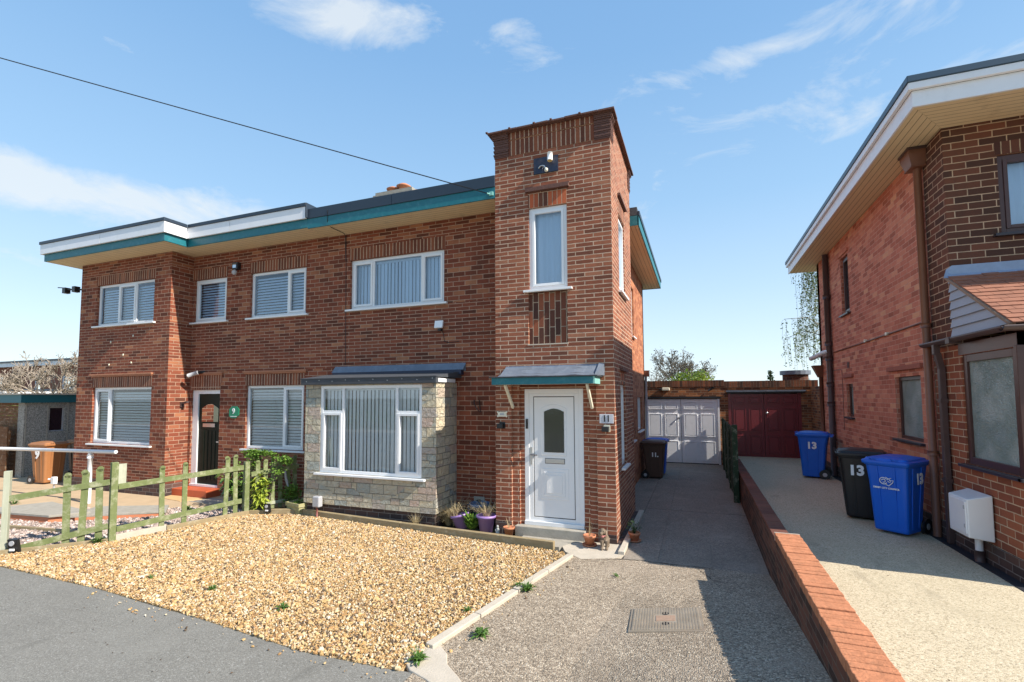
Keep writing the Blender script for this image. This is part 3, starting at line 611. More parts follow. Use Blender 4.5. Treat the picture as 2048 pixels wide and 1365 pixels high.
# ================================================================ HOUSE 11 (right half of the pair, with the tower)
H = thing('semi_detached_house', 'brick half of the pair with square brick stair tower, stone bay and white front door', 'house', (-3, .57, 0), group='two halves of the semi-detached pair')
g = MB(); wall(g, 'F', .57, -6.2, -1.9, 0, 5.62, .2, [(-5.286, -3.165, 3.897, 4.891), (-5.25, -3.2, .8, 2.35)])
g.build('front_wall', M_FAC, H)
g = MB(); wall(g, 'E', -.32, 2.2, 7.6, 0, 5.62, .2, [(4.8, 5.25, 3.62, 4.85), (4.5, 4.92, 1.10, 2.12), (5.72, 6.75, 1.24, 2.12)]); wall(g, 'B', 7.6, -6.2, -.32, 0, 5.62, .2)
g.build('flank_wall', M_SIDE, H)
g = MB(); wall(g, 'E', -6.21, .8, 7.5, 0, 5.6, .1); g.build('party_wall', M_ROOM, H)
# tower: openings left for door, windows and the recessed brick panel
g = MB()
wall(g, 'F', 0, -1.9, 0, 0, 6.08, .2, [(-1.63, -.27, 0, 2.42), (-1.319, -.691, 3.84, 5.165), (-1.333, -.696, 2.977, 3.80)])
wall(g, 'E', 0, .2, 2.2, 0, 6.08, .2, [(.69, 1.36, 3.87, 5.16), (.62, 1.16, 1.03, 2.34)])
wall(g, 'W', -1.9, .2, 2.2, 0, 6.08, .2); wall(g, 'B', 2.2, -1.7, -.2, 5.3, 6.08, .2)
g.build('tower_wall', M_TOW, H)
g = MB(); g.box(-1.63, -1.51, .05, .25, 0, 2.42); g.box(-1.51, -1.444, .10, .25, 0, 2.42); g.box(-.39, -.27, .05, .25, 0, 2.42); g.box(-.491, -.39, .10, .25, 0, 2.42); g.build('stepped_door_jamb', M_TOW, H)
g = MB(); g.box(-1.51, -.39, .07, .25, 2.275, 2.42); g.build('door_lintel', M_SOLD, H)
def soldier(parent, orient, p, u0, u1, z0, z1, mat=None, proud=.004, name='soldier_course'):
    g_ = MB(); T = M3(orient, p); wbox(g_, T, u0, u1, -proud, .04, z0, z1)
    me_uvflip = flip_build(g_, name, mat or M_SOLD, parent); return me_uvflip
def soldierz(parent, orient, p, u0, u1, z0, z1, mat=None, proud=.004, name='soldier_course'):
    """single row of upright bricks: rows of the texture run across the wall"""
    return soldier(parent, orient, p, u0, u1, z0, z1, mat, proud, name)
soldierz(H, 'F', 0, -1.325, -.688, 5.17, 5.405, M_SOLH)
g = MB(); g.box(-1.36, -.645, -.06, .01, 5.42, 5.475); g.box(-1.37, -.635, -.035, .01, 5.475, 5.50); g.build('drip_course', M_TILE, H, bevel=.004)
g = MB(); wall(g, 'F', .045, -1.333, -.696, 2.977, 3.80, .1); flip_build(g, 'brick_panel', M_PANEL, H)
g = MB(); g.box(-1.345, -.685, -.008, .045, 2.960, 2.978); g.build('panel_ledge', plain('mortar_ledge', (.55, .46, .36), .9), H)
g = MB(); g.box(-1.9, 0, .002, .2, 6.08, 6.47); g.box(-.2, -.002, .2, 2.2, 6.08, 6.47); g.box(-1.9, -1.7, .2, 2.2, 6.08, 6.47); g.box(-1.7, -.2, 2.0, 2.2, 6.08, 6.47); g.build('tower_parapet', M_TOW, H)
soldierz(H, 'F', 0, -1.655, -.245, 6.095, 6.345, name='parapet_soldier_course'); soldierz(H, 'F', -.004, -1.655, -.245, 6.362, 6.475, proud=.010, name='parapet_header_course')
for (xa, xb) in ((-1.9, -1.66), (-.24, 0), (None, None)):
    g = MB()
    for k in range(17):
        z = 6.085+k*.0235; o_ = .008+.006*((k*7) % 3)+(max(0, k-11)*.008); j = random.uniform(-.003, .003)
        if xa is None: g.box(-.02, o_-.001, 1.95, 2.2+o_, z, z+.0185); continue
        g.box(xa-(o_ if xa < -1 else -.001), xb+(o_ if xb > -1 else .001), -o_-.002+j, .22, z, z+.0185)
    g.build('tile_creasing', M_TILE, H)
g = MB()
x = -2.0
while x < .08:
    x2 = min(x+.262, .085); j = random.uniform(-.006, .006); g.obox(((x+x2)/2, .06, 6.492+j), (1, 0, j*1.2), (0, 1, 0), (0, 0, 1), (x2-x)/2-.002, .165, .014); x = x2
y = .26
while y < 2.2:
    y2 = min(y+.262, 2.32); j = random.uniform(-.006, .006)
    for xx in (-.04, -1.86): g.obox((xx, (y+y2)/2, 6.49+j), (1, 0, 0), (0, 1, j), (0, 0, 1), .115, (y2-y)/2-.002, .014)
    y = y2
for x in (-2.02, -1.62, -1.20, -.92, -.46): g.box(x, x+.035, -.12, -.08, 6.495, 6.518)
g.build('tile_capping', M_TILE, H, bevel=.003)
g = MB(); g.box(-1.7, -.2, .2, 2.0, 6.2, 6.25); g.build('tower_roof', M_FELT, H)
# windows
W3 = [(0, .245, 0, 1, 0), (.245, .765, 0, 1, 0), (.765, 1, 0, 1, 1)]
window(H, 'F', .57, -5.286, -3.165, 3.897, 4.891, [(0, .245, 0, 1, 1), (.245, .765, 0, 1, 0), (.765, 1, 0, 1, 1)], 'vertical', glass=M_GLASSU)
soldierz(H, 'F', .57, -5.31, -3.14, 4.895, 5.13)
window(H, 'F', 0, -1.319, -.691, 3.84, 5.165, [(0, 1, 0, 1, 1)], 'net', glass=M_GLASSU, dep=.03)
window(H, 'E', 0, .69, 1.36, 3.87, 5.16, [(0, 1, 0, 1, 1)], 'net', glass=M_GLASSU, dep=.03)
window(H, 'E', 0, .62, 1.16, 1.03, 2.34, [(0, 1, 0, 1, 1)], 'net', dep=.04, sillov=.05)
soldierz(H, 'E', 0, .62, 1.16, 2.345, 2.52, M_SOLH); soldierz(H, 'E', 0, .69, 1.36, 5.165, 5.39)
g = MB(); g.box(0, .05, .63, 1.42, 5.43, 5.47); g.box(0, .05, .55, 1.24, 2.56, 2.60); g.build('flank_drip_course', M_TILE, H)
window(H, 'E', -.32, 4.8, 5.25, 3.62, 4.85, [(0, 1, 0, 1, 1)], None, sillov=.05); window(H, 'E', -.32, 4.5, 4.92, 1.10, 2.12, [(0, 1, 0, 1, 1)], None, sillov=.05); window(H, 'E', -.32, 5.72, 6.75, 1.24, 2.12, [(0, .5, 0, 1, 1), (.5, 1, 0, 1, 0)], 'net', sillov=.05)
# roof, fascias, soffits
g = MB(); g.prism([(-5.86, .02), (-1.9, .02), (-1.9, 2.2), (.14, 2.2), (.14, 8.15), (-5.86, 8.15)], 5.64, 5.80); g.build('flat_roof', M_FELT, H)
g = MB(); g.prism([(-5.86, .03), (-1.9, .03), (-1.9, .77), (-5.86, .77)], 5.445, 5.462); g.build('front_soffit', M_SOFF, H)
g = MB(); g.prism([(-.32, 2.205), (.145, 2.205), (.145, 8.13), (-6.1, 8.13), (-6.1, 7.6), (-.32, 7.6)], 5.45, 5.462); g.build('flank_soffit', M_SOFL, H)
g = MB(); g.box(-5.86, -1.9, 0, .03, 5.435, 5.625); g.build('front_fascia', M_TEAL, H, bevel=.003); g = MB(); g.box(.145, .17, 2.2, 8.16, 5.44, 5.63); g.box(-6.1, .145, 8.13, 8.16, 5.44, 5.63); g.build('flank_fascia', M_TEAL, H, bevel=.003)
g = MB(); g.box(-5.86, -3.92, -.018, .02, 5.622, 5.815); g.box(-3.915, -1.9, -.02, .02, 5.622, 5.815); g.box(-5.86, -1.9, .02, .12, 5.80, 5.82); g.box(.145, .19, 2.2, 8.18, 5.63, 5.72); g.box(-6.1, .19, 8.14, 8.18, 5.63, 5.72); g.build('roof_edge_trim', M_TRIM, H, bevel=.006)
# gap between tower flank and eave: return
g = MB(); g.box(-.32, .17, 2.2, 2.215, 5.44, 5.63); g.build('eave_return', M_TEAL, H)
# chimney
ch = MB(); ch.box(-6.45, -5.38, 2.9, 3.6, 5.8, 7.24); c_ = ch.build('chimney', M_LOW, H); g = MB(); g.box(-6.50, -5.33, 2.85, 3.65, 7.24, 7.30); g.box(-6.46, -5.37, 2.9, 3.6, 7.30, 7.39); g.build('chimney_cap', M_CONC, c_)
for (x, y, r_, h) in ((-6.05, 3.1, .17, .16), (-5.74, 3.1, .18, .20), (-5.50, 3.4, .16, .12), (-6.2, 3.4, .15, .1)):
    MB().lathe((x, y, 7.39), [(r_*.7, 0), (r_*.7, h*.5), (r_, h*.55), (r_*1.05, h*.7), (r_*.6, h*.95), (r_*.2, h)], 16).build('chimney_pot', M_TERR, c_)
# stone clad bay
bay = MB(); wall(bay, 'F', -.16, -5.66, -2.9, .24, 2.40, .12, [(-5.314, -3.172, .80, 2.368)]); wall(bay, 'E', -2.9, -.04, .57, .24, 2.40, .12); wall(bay, 'W', -5.66, -.04, .57, .24, 2.40, .12)
b_ = bay.build('stone_bay', M_STONE, H)
g = MB(); g.box(-5.62, -2.94, -.12, .57, 0, .24); g.build('plinth', M_PLI, b_)
fr = window(b_, 'F', -.16, -5.314, -3.172, .80, 2.368, [(0, .235, 0, .70, 1), (0, .235, .70, 1, 0), (.235, .765, 0, 1, 0), (.765, 1, 0, .70, 1), (.765, 1, .70, 1, 0)], 'vertical', dep=.01)
g = MB(); g.box(-5.73, -2.87, -.22, -.15, 2.385, 2.50); br = g.build('bay_fascia', M_FELT, H, bevel=.008); g = MB(); g.box(-2.885, -2.865, -.15, .45, 2.405, 2.47); g.build('white_side_fascia', M_FASW, br)
for i in range(9): br_ = None
g = MB()
for i in range(10): g.lathe((-5.60+i*.30, 0, 0), [(.0, 0), (.0, 0)], 3) if False else g.box(-5.60+i*.295, -5.588+i*.295, -.224, -.219, 2.44+.02*(i % 2), 2.452+.02*(i % 2))
g.build('roofing_nail', M_METAL, br)
g = MB(); g.quad((-5.74, -.23, 2.505), (-2.86, -.23, 2.505), (-2.80, .57, 2.615), (-5.72, .57, 2.615)); g.quad((-5.74, -.23, 2.49), (-5.72, .57, 2.49), (-2.80, .57, 2.49), (-2.86, -.23, 2.49)); g.quad((-5.74, -.23, 2.49), (-2.86, -.23, 2.49), (-2.86, -.23, 2.505), (-5.74, -.23, 2.505)); g.quad((-2.86, -.23, 2.49), (-2.80, .57, 2.49), (-2.80, .57, 2.615), (-2.86, -.23, 2.505)); g.build('bay_roof', M_FELT, H)
g = MB(); g.quad((-5.66, .50, 2.64), (-2.74, .50, 2.64), (-2.71, .562, 2.76), (-5.62, .562, 2.76)); g.box(-5.62, -2.72, .562, .57, 2.62, 2.765); g.build('bay_flashing', M_LEAD, H)
g = MB(); g.box(-5.6, -2.76, .46, .568, 2.55, 2.64); g.build('bay_roof_upstand', plain('navy_felt', (.02, .028, .06), .5), H)
# door canopy
g = MB(); g.box(-1.80, -.235, -.40, -.37, 2.335, 2.44); cp = g.build('door_canopy', M_TEAL, H, bevel=.003)
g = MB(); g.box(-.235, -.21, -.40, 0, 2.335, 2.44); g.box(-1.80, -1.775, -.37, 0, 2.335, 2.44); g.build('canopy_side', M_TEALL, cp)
g = MB(); g.box(-1.775, -.235, -.37, 0, 2.34, 2.352); g.build('canopy_soffit', M_UPVC, cp)
g = MB(); g.box(-1.83, -.17, -.43, 0, 2.44, 2.458); g.build('canopy_roof', M_FELT, cp, bevel=.004)
g = MB(); nseg = 26
for i in range(nseg):
    xa, xb = -1.72+i*(1.50/nseg), -1.72+(i+1)*(1.50/nseg); wz = lambda x_: .004*math.sin(x_*9)+.003*math.sin(x_*23+1)
    rows = [(-.36, 2.462), (-.22, 2.50), (-.09, 2.575), (-.015, 2.615), (-.004, 2.635)]
    for (ya, za), (yb, zb) in zip(rows[:-1], rows[1:]): g.quad((xa, ya, za+wz(xa)), (xb, ya, za+wz(xb)), (xb, yb, zb+wz(xb)*.4), (xa, yb, zb+wz(xa)*.4))
g.quad((-.22, -.36, 2.462), (-.14, 0, 2.462), (-.14, 0, 2.64), (-.22, -.004, 2.655)); g.build('lead_flashing', M_LEAD, cp)
for x in (-1.60, -.335):
    g = MB(); g.bar((x, -.345, 2.335), (x, 0, 1.98), .035, .05); g.build('bracket', M_CREAM, cp, bevel=.004)
# front door
g = MB(); g.box(-1.442, -1.37, .10, .18, .165, 2.272); g.box(-.565, -.493, .10, .18, .165, 2.272); g.box(-1.37, -.565, .10, .18, 2.20, 2.272); g.box(-1.442, -.493, .07, .18, .155, .215); g.box(-1.37, -1.30, .112, .17, .215, 2.20); g.box(-.635, -.565, .112, .17, .215, 2.20); g.box(-1.30, -.635, .112, .17, 2.155, 2.20); g.box(-1.30, -.635, .112, .17, .215, .275)
df = g.build('door_frame', M_UPVC, H, bevel=.004)
g = MB(); g.box(-1.289, -.646, .114, .165, .287, 2.143)
lf = g.build('door', M_UPVC, H, bevel=.004)
g = MB(); g.box(-1.300, -.635, .119, .160, .2755, 2.1545); g.build('door_gasket', M_BLACK, lf)
def arch(x0, x1, z0, z1, rise, n=8): return [(x0, z0), (x1, z0), (x1, z1-rise)]+[(x1+(x0-x1)*i/n, z1-rise+rise*math.sin(math.pi*i/n)) for i in range(1, n)]+[(x0, z1-rise)]
def plate(pts, y0, y1):
    g_ = MB(); n = len(pts); g_.v = [(p[0], y0, p[1]) for p in pts]+[(p[0], y1, p[1]) for p in pts]; g_.f = [tuple(range(n)), tuple(reversed(range(n, 2*n)))]+[(k, k+n, (k+1) % n+n, (k+1) % n) for k in range(n)]; g_.sm = [0]*len(g_.f); return g_
plate(arch(-1.175, -.765, 1.235, 2.03, .06), .106, .125).build('glazing_surround', M_UPVC, lf, bevel=.006)
plate(arch(-1.12, -.80, 1.285, 1.965, .05), .100, .108).build('door_glass', plain('dark_patterned_glass', (.02, .026, .022), .1, var=.7, vsc=25, bumpk=.1, bsc=30, spec=1), lf)
g = MB(); g.box(-1.185, -.735, .555, 1.035, .108, .125) if False else g.box(-1.185, -.735, .108, .125, .555, 1.035); g.build('raised_panel', M_UPVC, lf, bevel=.010)
g = MB(); g.box(-1.13, -.79, .100, .112, .61, .98); g.build('raised_panel', M_UPVC, lf, bevel=.010); g = MB(); g.box(-1.085, -.835, .094, .104, .655, .935); g.build('raised_panel', M_UPVC, lf, bevel=.008)
g = MB(); g.box(-1.105, -.80, .108, .122, 1.115, 1.185); lb = g.build('letterbox', M_METAL, lf, bevel=.004)
g = MB(); g.box(-1.112, -.793, .113, .121, 1.108, 1.192); g.build('letterbox_surround', M_BLACK, lb)
g = MB(); g.box(-1.35, -1.318, .098, .115, 1.09, 1.36); g.tube([(-1.334, .098, 1.24), (-1.334, .06, 1.24), (-1.22, .055, 1.24)], .009, 8); g.build('door_handle', M_METAL, lf)
g = MB(); g.box(-1.42, -1.385, .075, .102, 1.645, 1.80); g.build('doorbell', M_BLACK, df, bevel=.006)
g = MB(); g.box(-1.56, -.46, -.055, .24, -.03, .155); g.build('doorstep', M_CONC, H, bevel=.008)
g = MB(); g.box(-1.9, -1.63, -.012, 0, -.03, .20); g.build('tower_plinth', M_PLI, H); MB().box(-.27, -.0, -.012, 0, -.03, .14).build('tower_plinth', M_PLI, H)
g = MB(); g.box(-2.9, -1.9, .558, .57, -.03, .22); g.build('wall_plinth', M_PLI, H)
# pipes and cables on house 11
g = MB(); g.tube([(-.27, 7.5, 0), (-.27, 7.5, 2.72)], .035, 10); hp = g.build('downpipe', M_WHITEP, H); g = MB(); g.prism([(-.35, 7.42), (-.17, 7.42), (-.17, 7.6), (-.35, 7.6)], 2.72, 2.90); g.build('hopper', M_PIPEB, hp)
g = MB(); g.tube([(-5.35, .0, 5.80), (-5.36, -.025, 5.70), (-5.37, -.005, 5.50), (-5.39, .12, 5.435), (-5.40, .5, 5.44), (-5.42, .56, 5.40), (-5.40, .562, 4.9)], .006, 5, cap=False); g.tube([(-5.40, .563, 5.42), (-5.385, .563, 3.95), (-5.37, .563, 2.79)], .0045, 5, cap=False); g.build('cable', M_BLACK, H)
g = MB(); g.tube([(-2.55, .56, 2.10), (-2.52, .50, 2.04), (-2.47, .48, 1.96), (-2.43, .50, 1.90)], .008, 6); g.tube([(-2.43, .56, 1.88), (-2.43, .52, 2.10)], .008, 6); g.build('hanging_hook', M_BLACK, H)
g = MB(); g.box(-5.40, -5.22, -.32, -.22, .19, .37); g.build('meter_tail_box', M_GREYP, None, bevel=.02) if False else None
t0 = thing('electric_meter_box', 'small mauve-grey plastic box on a rusty red pipe at the foot of the stone bay', 'junction box', (-5.27, -.24, 0))
MB().box(-5.345, -5.195, -.29, -.185, .20, .39).build('box', M_GREYP, t0, bevel=.018); MB().tube([(-5.275, -.24, 0), (-5.275, -.24, .21)], .018, 8).build('pipe', plain('rusty_red_pipe', (.25, .09, .08), .6), t0)
# signs and lamps screwed to the house
t0 = thing('number_plaque', 'square grey plaque with number 11 at the tower corner right of the white door', 'house number', (-.12, 0, 1.82))
MB().box(-.225, -.02, -.016, 0, 1.752, 1.888).build('plate', M_PLAQ, t0, bevel=.004); text('11', .13, M_BLACK, 'number', t0, (-.002, -.019, 0), bold=.004, sx=.85)
t0 = thing('name_plaque', 'small ornate white plaque on the brick jamb left of the white door', 'plaque', (-1.785, 0, 1.872))
g = MB(); g.box(-1.86, -1.71, -.014, 0, 1.835, 1.91); g.ell((-1.86, -.008, 1.84), (.016, .008, .016)); g.ell((-1.71, -.008, 1.84), (.016, .008, .016)); g.ell((-1.86, -.008, 1.905), (.016, .008, .016)); g.ell((-1.71, -.008, 1.905), (.016, .008, .016)); g.build('plate', M_CREAM, t0, bevel=.004)
g = MB(); g.box(-1.82, -1.75, -.017, -.012, 1.858, 1.888); g.build('worn_lettering', M_GREYP, t0)
def walllamp(x, z, lab):
    t_ = thing('security_light', lab, 'wall light', (x, 0, z), group='black security lights either side of the front door')
    MB().box(x-.05, x+.05, -.085, -.01, z-.04, z+.035).build('lamp_head', M_BLACK, t_, bevel=.008); MB().box(x-.03, x+.065, -.012, 0, z-.045, z+.06).build('back_plate', M_CREAM if x > -1 else M_BLACK, t_)
walllamp(-.135, 1.672, 'black security light under the number 11 plaque'); walllamp(-1.80, 1.69, 'black security light under the ornate white plaque')
t0 = thing('light_backboard', 'navy board with old lamp fittings high on the tower front', 'light fitting', (-1.02, 0, 5.83))
g = MB(); g.obox((-1.018, -.012, 5.832), (1, 0, 0), (0, 1, 0), (0, 0, 1), .20, .012, .128); g.build('board', plain('navy_board', (.012, .018, .045), .4, var=.3, dirt=(.2, .14, .08), dirtk=.2), t0)
MB().tube([(-.93, -.075, 5.985), (-.93, -.085, 5.855)], .043, 14).build('lamp_tube', M_WHT, t0); MB().tube([(-.93, -.085, 5.857), (-.93, -.086, 5.85)], .040, 14).build('lamp_lens', plain('amber_lens', (.6, .45, .2), .3), t0)
g = MB(); g.tube([(-1.13, -.03, 5.79), (-1.10, -.06, 5.80), (-1.07, -.05, 5.815), (-1.03, -.06, 5.80), (-1.01, -.05, 5.76), (-1.03, -.04, 5.72)], .011, 6); g.tube([(-1.06, -.02, 5.81), (-1.06, -.05, 5.74)], .008, 6); g.build('broken_bracket', M_METAL, t0); MB().ell((-1.0, -.055, 5.73), (.03, .03, .035)).build('socket', M_CREAM, t0)
t0 = thing('floodlight', 'small white floodlight with trailing cable on the wall under the wide upper window', 'floodlight', (-3.22, .57, 3.47))
MB().obox((-3.222, .485, 3.472), (1, 0, 0), (0, 1, -.25), (0, .25, 1), .082, .018, .07).build('lamp_head', M_WHT, t0, bevel=.004); MB().box(-3.25, -3.19, .49, .57, 3.36, 3.40).build('bracket', M_BLACK, t0)
MB().tube([(-3.20, .55, 3.38), (-3.17, .562, 3.30), (-3.15, .562, 3.17), (-3.08, .562, 3.14), (-2.85, .562, 3.15)], .0055, 5).build('cable', M_BLACK, t0)
t0 = thing('air_vent', 'round grey waste outlet low on the wall behind the purple pots', 'vent', (-2.45, .57, .30))
MB().tube([(-2.45, .57, .33), (-2.45, .50, .33)], .05, 12).build('pipe_end', M_BLACK, t0); MB().box(-2.55, -2.35, .553, .569, .25, .42).build('mortar_patch', M_CONC, t0)

# ================================================================ HOUSE 9 (left half)
H = thing('semi_detached_house', 'brick half of the pair with projecting two-storey wing, white fascia and dark green door', 'house', (-9.6, .57, 0), group='two halves of the semi-detached pair')
g = MB(); wall(g, 'F', .57, -9.8, -6.2, 0, 5.62, .2, [(-7.978, -6.414, 3.897, 4.891), (-9.733, -8.703, 3.897, 4.891), (-8.03, -6.41, 1.068, 2.418), (-9.72, -8.81, .0, 2.34)]); g.build('front_wall', M_FAC, H)
g = MB(); wall(g, 'F', .068, -13.06, -9.8, 0, 5.62, .2, [(-12.42, -10.35, 3.897, 4.891), (-12.43, -10.32, 1.10, 2.418)]); wall(g, 'W', -13.06, .268, 7.5, 0, 5.62, .2); wall(g, 'E', -9.8, .268, .57, 0, 5.62, .2); g.build('wing_wall', M_FAC, H)
g = MB(); wall(g, 'B', 7.5, -12.86, -6.2, 0, 5.62, .2); g.build('rear_wall', M_SIDE, H)
g = MB(); g.box(-13.07, -9.79, .055, .068, -.03, .27); g.box(-9.8, -9.788, .068, .57, -.03, .27); g.build('plinth', M_PLI, H)
window(H, 'F', .57, -7.978, -6.414, 3.897, 4.891, [(0, .66, 0, 1, 0), (.66, 1, 0, 1, 1)], 'venetian', glass=M_GLASSU); window(H, 'F', .57, -9.733, -8.703, 3.897, 4.891, [(0, 1, 0, 1, 1)], 'venetian', glass=M_GLASSU)
window(H, 'F', .57, -8.03, -6.41, 1.068, 2.418, [(0, .64, 0, 1, 0), (.64, 1, 0, 1, 1)], 'venetian')
window(H, 'F', .068, -12.42, -10.35, 3.897, 4.891, [(0, .36, 0, 1, 0), (.36, .66, 0, 1, 1), (.66, 1, 0, 1, 0)], 'venetian', glass=M_GLASSU)
window(H, 'F', .068, -12.43, -10.32, 1.10, 2.418, [(0, .28, 0, 1, 1), (.28, 1, 0, 1, 0)], 'venetian')
for (p, a, b, z0, z1) in ((.57, -8.0, -6.39, 4.895, 5.13), (.57, -9.80, -8.68, 4.895, 5.13), (.068, -12.45, -10.32, 4.895, 5.11), (.57, -8.05, -6.39, 2.422, 2.66), (.068, -12.45, -10.30, 2.422, 2.66), (.57, -9.78, -8.76, 2.50, 2.68), (.57, -9.74, -8.80, 2.345, 2.495)): soldierz(H, 'F', p, a, b, z0, z1)
for (p, a, b) in ((.57, -8.10, -6.33), (.068, -12.50, -10.28), (.57, -9.82, -8.72)):
    g = MB(); g.box(a, b, p-.05, p+.01, 2.70, 2.735); g.box(a+.02, b-.02, p-.03, p+.01, 2.67, 2.70); g.build('drip_course', plain('brick_drip', (.42, .18, .10), .85, var=.2), H, bevel=.005)
g = MB(); g.prism([(-13.5, -.48), (-9.22, -.48), (-9.22, .02), (-5.86, .02), (-5.86, 8.1), (-13.5, 8.1)], 5.64, 5.90); g.build('flat_roof', M_FELT, H)
g = MB(); g.prism([(-13.48, -.46), (-9.24, -.46), (-9.24, .03), (-5.86, .03), (-5.86, .77), (-9.82, .77), (-9.82, .268), (-13.05, .268), (-13.05, 7.9), (-13.48, 7.9)], 5.455, 5.472); g.build('soffit', M_SOFF, H)
g = MB(); g.box(-13.5, -9.22, -.49, -.46, 5.46, 5.63); g.box(-9.245, -9.215, -.46, 0, 5.46, 5.63); g.box(-9.215, -5.86, 0, .03, 5.46, 5.63); g.box(-13.5, -13.47, -.46, 8.1, 5.46, 5.63); g.build('fascia', M_TEAL, H, bevel=.003)
g = MB(); g.box(-13.57, -11.3, -.545, -.50, 5.625, 5.86); g.box(-11.29, -9.16, -.545, -.50, 5.625, 5.86); g.box(-9.205, -9.16, -.50, -.05, 5.625, 5.86); g.box(-9.16, -7.9, -.05, -.01, 5.625, 5.86); g.box(-7.89, -5.87, -.05, -.01, 5.625, 5.86); g.box(-13.57, -13.53, -.5, 8.1, 5.625, 5.86); g.build('white_fascia', M_FASW, H, bevel=.004)
g = MB(); g.box(-13.59, -9.14, -.565, -.44, 5.862, 5.93); g.box(-9.20, -9.14, -.44, -.07, 5.862, 5.93); g.box(-9.14, -5.86, -.07, .03, 5.862, 5.93); g.box(-13.59, -13.50, -.44, 8.1, 5.862, 5.93); g.box(-5.87, -5.84, -.06, 8.1, 5.64, 5.93); g.build('roof_edge_trim', M_TRIM, H, bevel=.004)
g = MB(); g.tube([(-13.7, 3, 5.9), (-13.7, 3, 7.4)], .12, 12) if False else g.box(-13.3, -12.6, 3.4, 4.1, 5.9, 6.6); c_ = g.build('chimney', M_LOW, H)
t_ = MB().lathe((-9.95, 1.3, 5.9), [(.16, 0), (.16, .28), (.20, .32), (.12, .42), (.05, .45)], 16).build('roof_vent', M_TERR, H)
# door of number nine
g = MB(); g.box(-9.72, -9.55, .61, .70, .18, 2.34); g.box(-9.55, -8.81, .61, .70, 2.25, 2.34); g.box(-9.72, -8.81, .58, .70, .17, .22); df = g.build('door_frame', M_UPVC, H, bevel=.004)
g = MB(); g.box(-9.55, -8.80, .64, .69, .22, 2.25); lf = g.build('door', M_DOORD, H)
for i in range(5): MB().box(-9.44+i*.118, -9.35+i*.118, .628, .642, .32, 1.42).build('plank', M_DOORD, lf, bevel=.004)
plate(arch(-9.44, -8.92, 1.62, 2.02, .10), .628, .642).build('glazed_arch', M_GLASSM, lf); MB().box(-9.40, -9.02, .625, .642, 1.50, 1.58).build('letterbox', M_METAL, lf); MB().box(-8.93, -8.86, .60, .63, 1.16, 1.19).build('door_handle', M_METAL, lf)
g = MB(); g.box(-9.72, -8.81, .72, 4, 0, .17); g.box(-9.72, -8.81, 3.0, 3.1, 0, 2.6); g.build('hall_floor', M_ROOM, H)
g = MB(); g.box(-9.795, -8.72, .24, .68, -.02, .165); g.build('doorstep', M_REDT, H, bevel=.008)
t0 = thing('house_sign', 'small green enamel sign with a 9 beside the dark green door', 'house number', (-8.36, .57, 1.84))
g = plate([(-8.50, 1.76), (-8.44, 1.71), (-8.30, 1.71), (-8.21, 1.78), (-8.20, 1.90), (-8.27, 1.97), (-8.42, 1.97), (-8.50, 1.91)], .552, .569); g.build('plate', M_GRNP, t0, bevel=.004); text('9', .17, M_WHT, 'number', t0, (.0, -.022, .02), bold=.002); MB().box(-8.45, -8.27, .547, .553, 1.745, 1.757).build('underline', M_WHT, t0)
t0 = thing('security_camera', 'grey bullet camera above the dark green door', 'security camera', (-9.35, .57, 2.72)); MB().tube([(-9.56, .36, 2.66), (-9.36, .44, 2.73)], .045, 12).build('camera_body', M_GREYP, t0); MB().tube([(-9.36, .44, 2.73), (-9.30, .56, 2.74)], .03, 8).build('mount', M_BLACK, t0)
t0 = thing('floodlight', 'black floodlight with sensor between the two upper windows left of the drainpipe line', 'floodlight', (-8.36, .57, 5.02)); MB().box(-8.44, -8.28, .47, .56, 5.0, 5.16).build('lamp_head', M_BLACK, t0, bevel=.01); MB().box(-8.41, -8.31, .46, .475, 5.03, 5.12).build('lens', M_GLASSM, t0); MB().ell((-8.36, .47, 4.93), (.06, .05, .06)).build('sensor', M_GREYP, t0)
t0 = thing('wall_hanger', 'dark bracket on the return wall beside the dark green door', 'bracket', (-9.8, .42, 2.05)); MB().obox((-9.70, .40, 2.05), (1, 0, .2), (0, 1, 0), (-.2, 0, 1), .10, .03, .02).build('arm', M_PIPED, t0); MB().box(-9.798, -9.77, .36, .44, 1.95, 2.07).build('plate', M_PIPED, t0)
t0 = thing('aerial_bracket', 'dark television aerial bracket sticking out from the left corner under the eaves', 'aerial', (-13.06, .1, 4.85)); g = MB(); g.tube([(-13.06, .1, 4.86), (-13.85, .1, 4.93)], .02, 8); g.build('arm', M_BLACK, t0)
for x in (-13.35, -13.75): MB().box(x-.06, x+.06, .04, .16, 4.82, 4.96).build('clamp', M_BLACK, t0)
MB().tube([(-13.83, .1, 4.97), (-13.95, .02, 4.97)], .012, 6).build('stub', M_BLACK, t0)
for (u, z) in ((-11.82, 3.49), (-11.02, 3.60), (-11.35, 3.17), (-11.85, 2.95), (-11.05, 2.98)):
    tag(MB().ell((u, .062, z), (.022, .01, .026), 7, 5, .3).build('wall_plug', M_CREAM, None), 'whitish filler plug in the brickwork of the left wing between its windows', 'wall plug', 'filler plugs left in the wing wall')
# overhead wire
t0 = thing('telephone_wire', 'thin black overhead wire running down to the teal fascia by the tower', 'cable', (-2.0, -.03, 5.51))
A, B = Vector((-2.02, -.06, 5.51)), Vector((-9.62, -3, 7.859)); B = A+(B-A)*1.5; g = MB(); g.tube([A+(B-A)*(i/24)-Vector((0, 0, 1))*.25*math.sin(math.pi*min(1, i/24)) * (1 if 0 else .0) for i in range(25)], .009, 5); g.build('wire', M_BLACK, t0)
g = MB(); g.tube([(-2.02, -.06, 5.51), (-1.98, -.02, 5.50), (-1.96, -.01, 5.55)], .012, 6); g.box(-2.0, -1.93, -.03, 0, 5.48, 5.54); g.build('insulator', M_TEALL, t0)

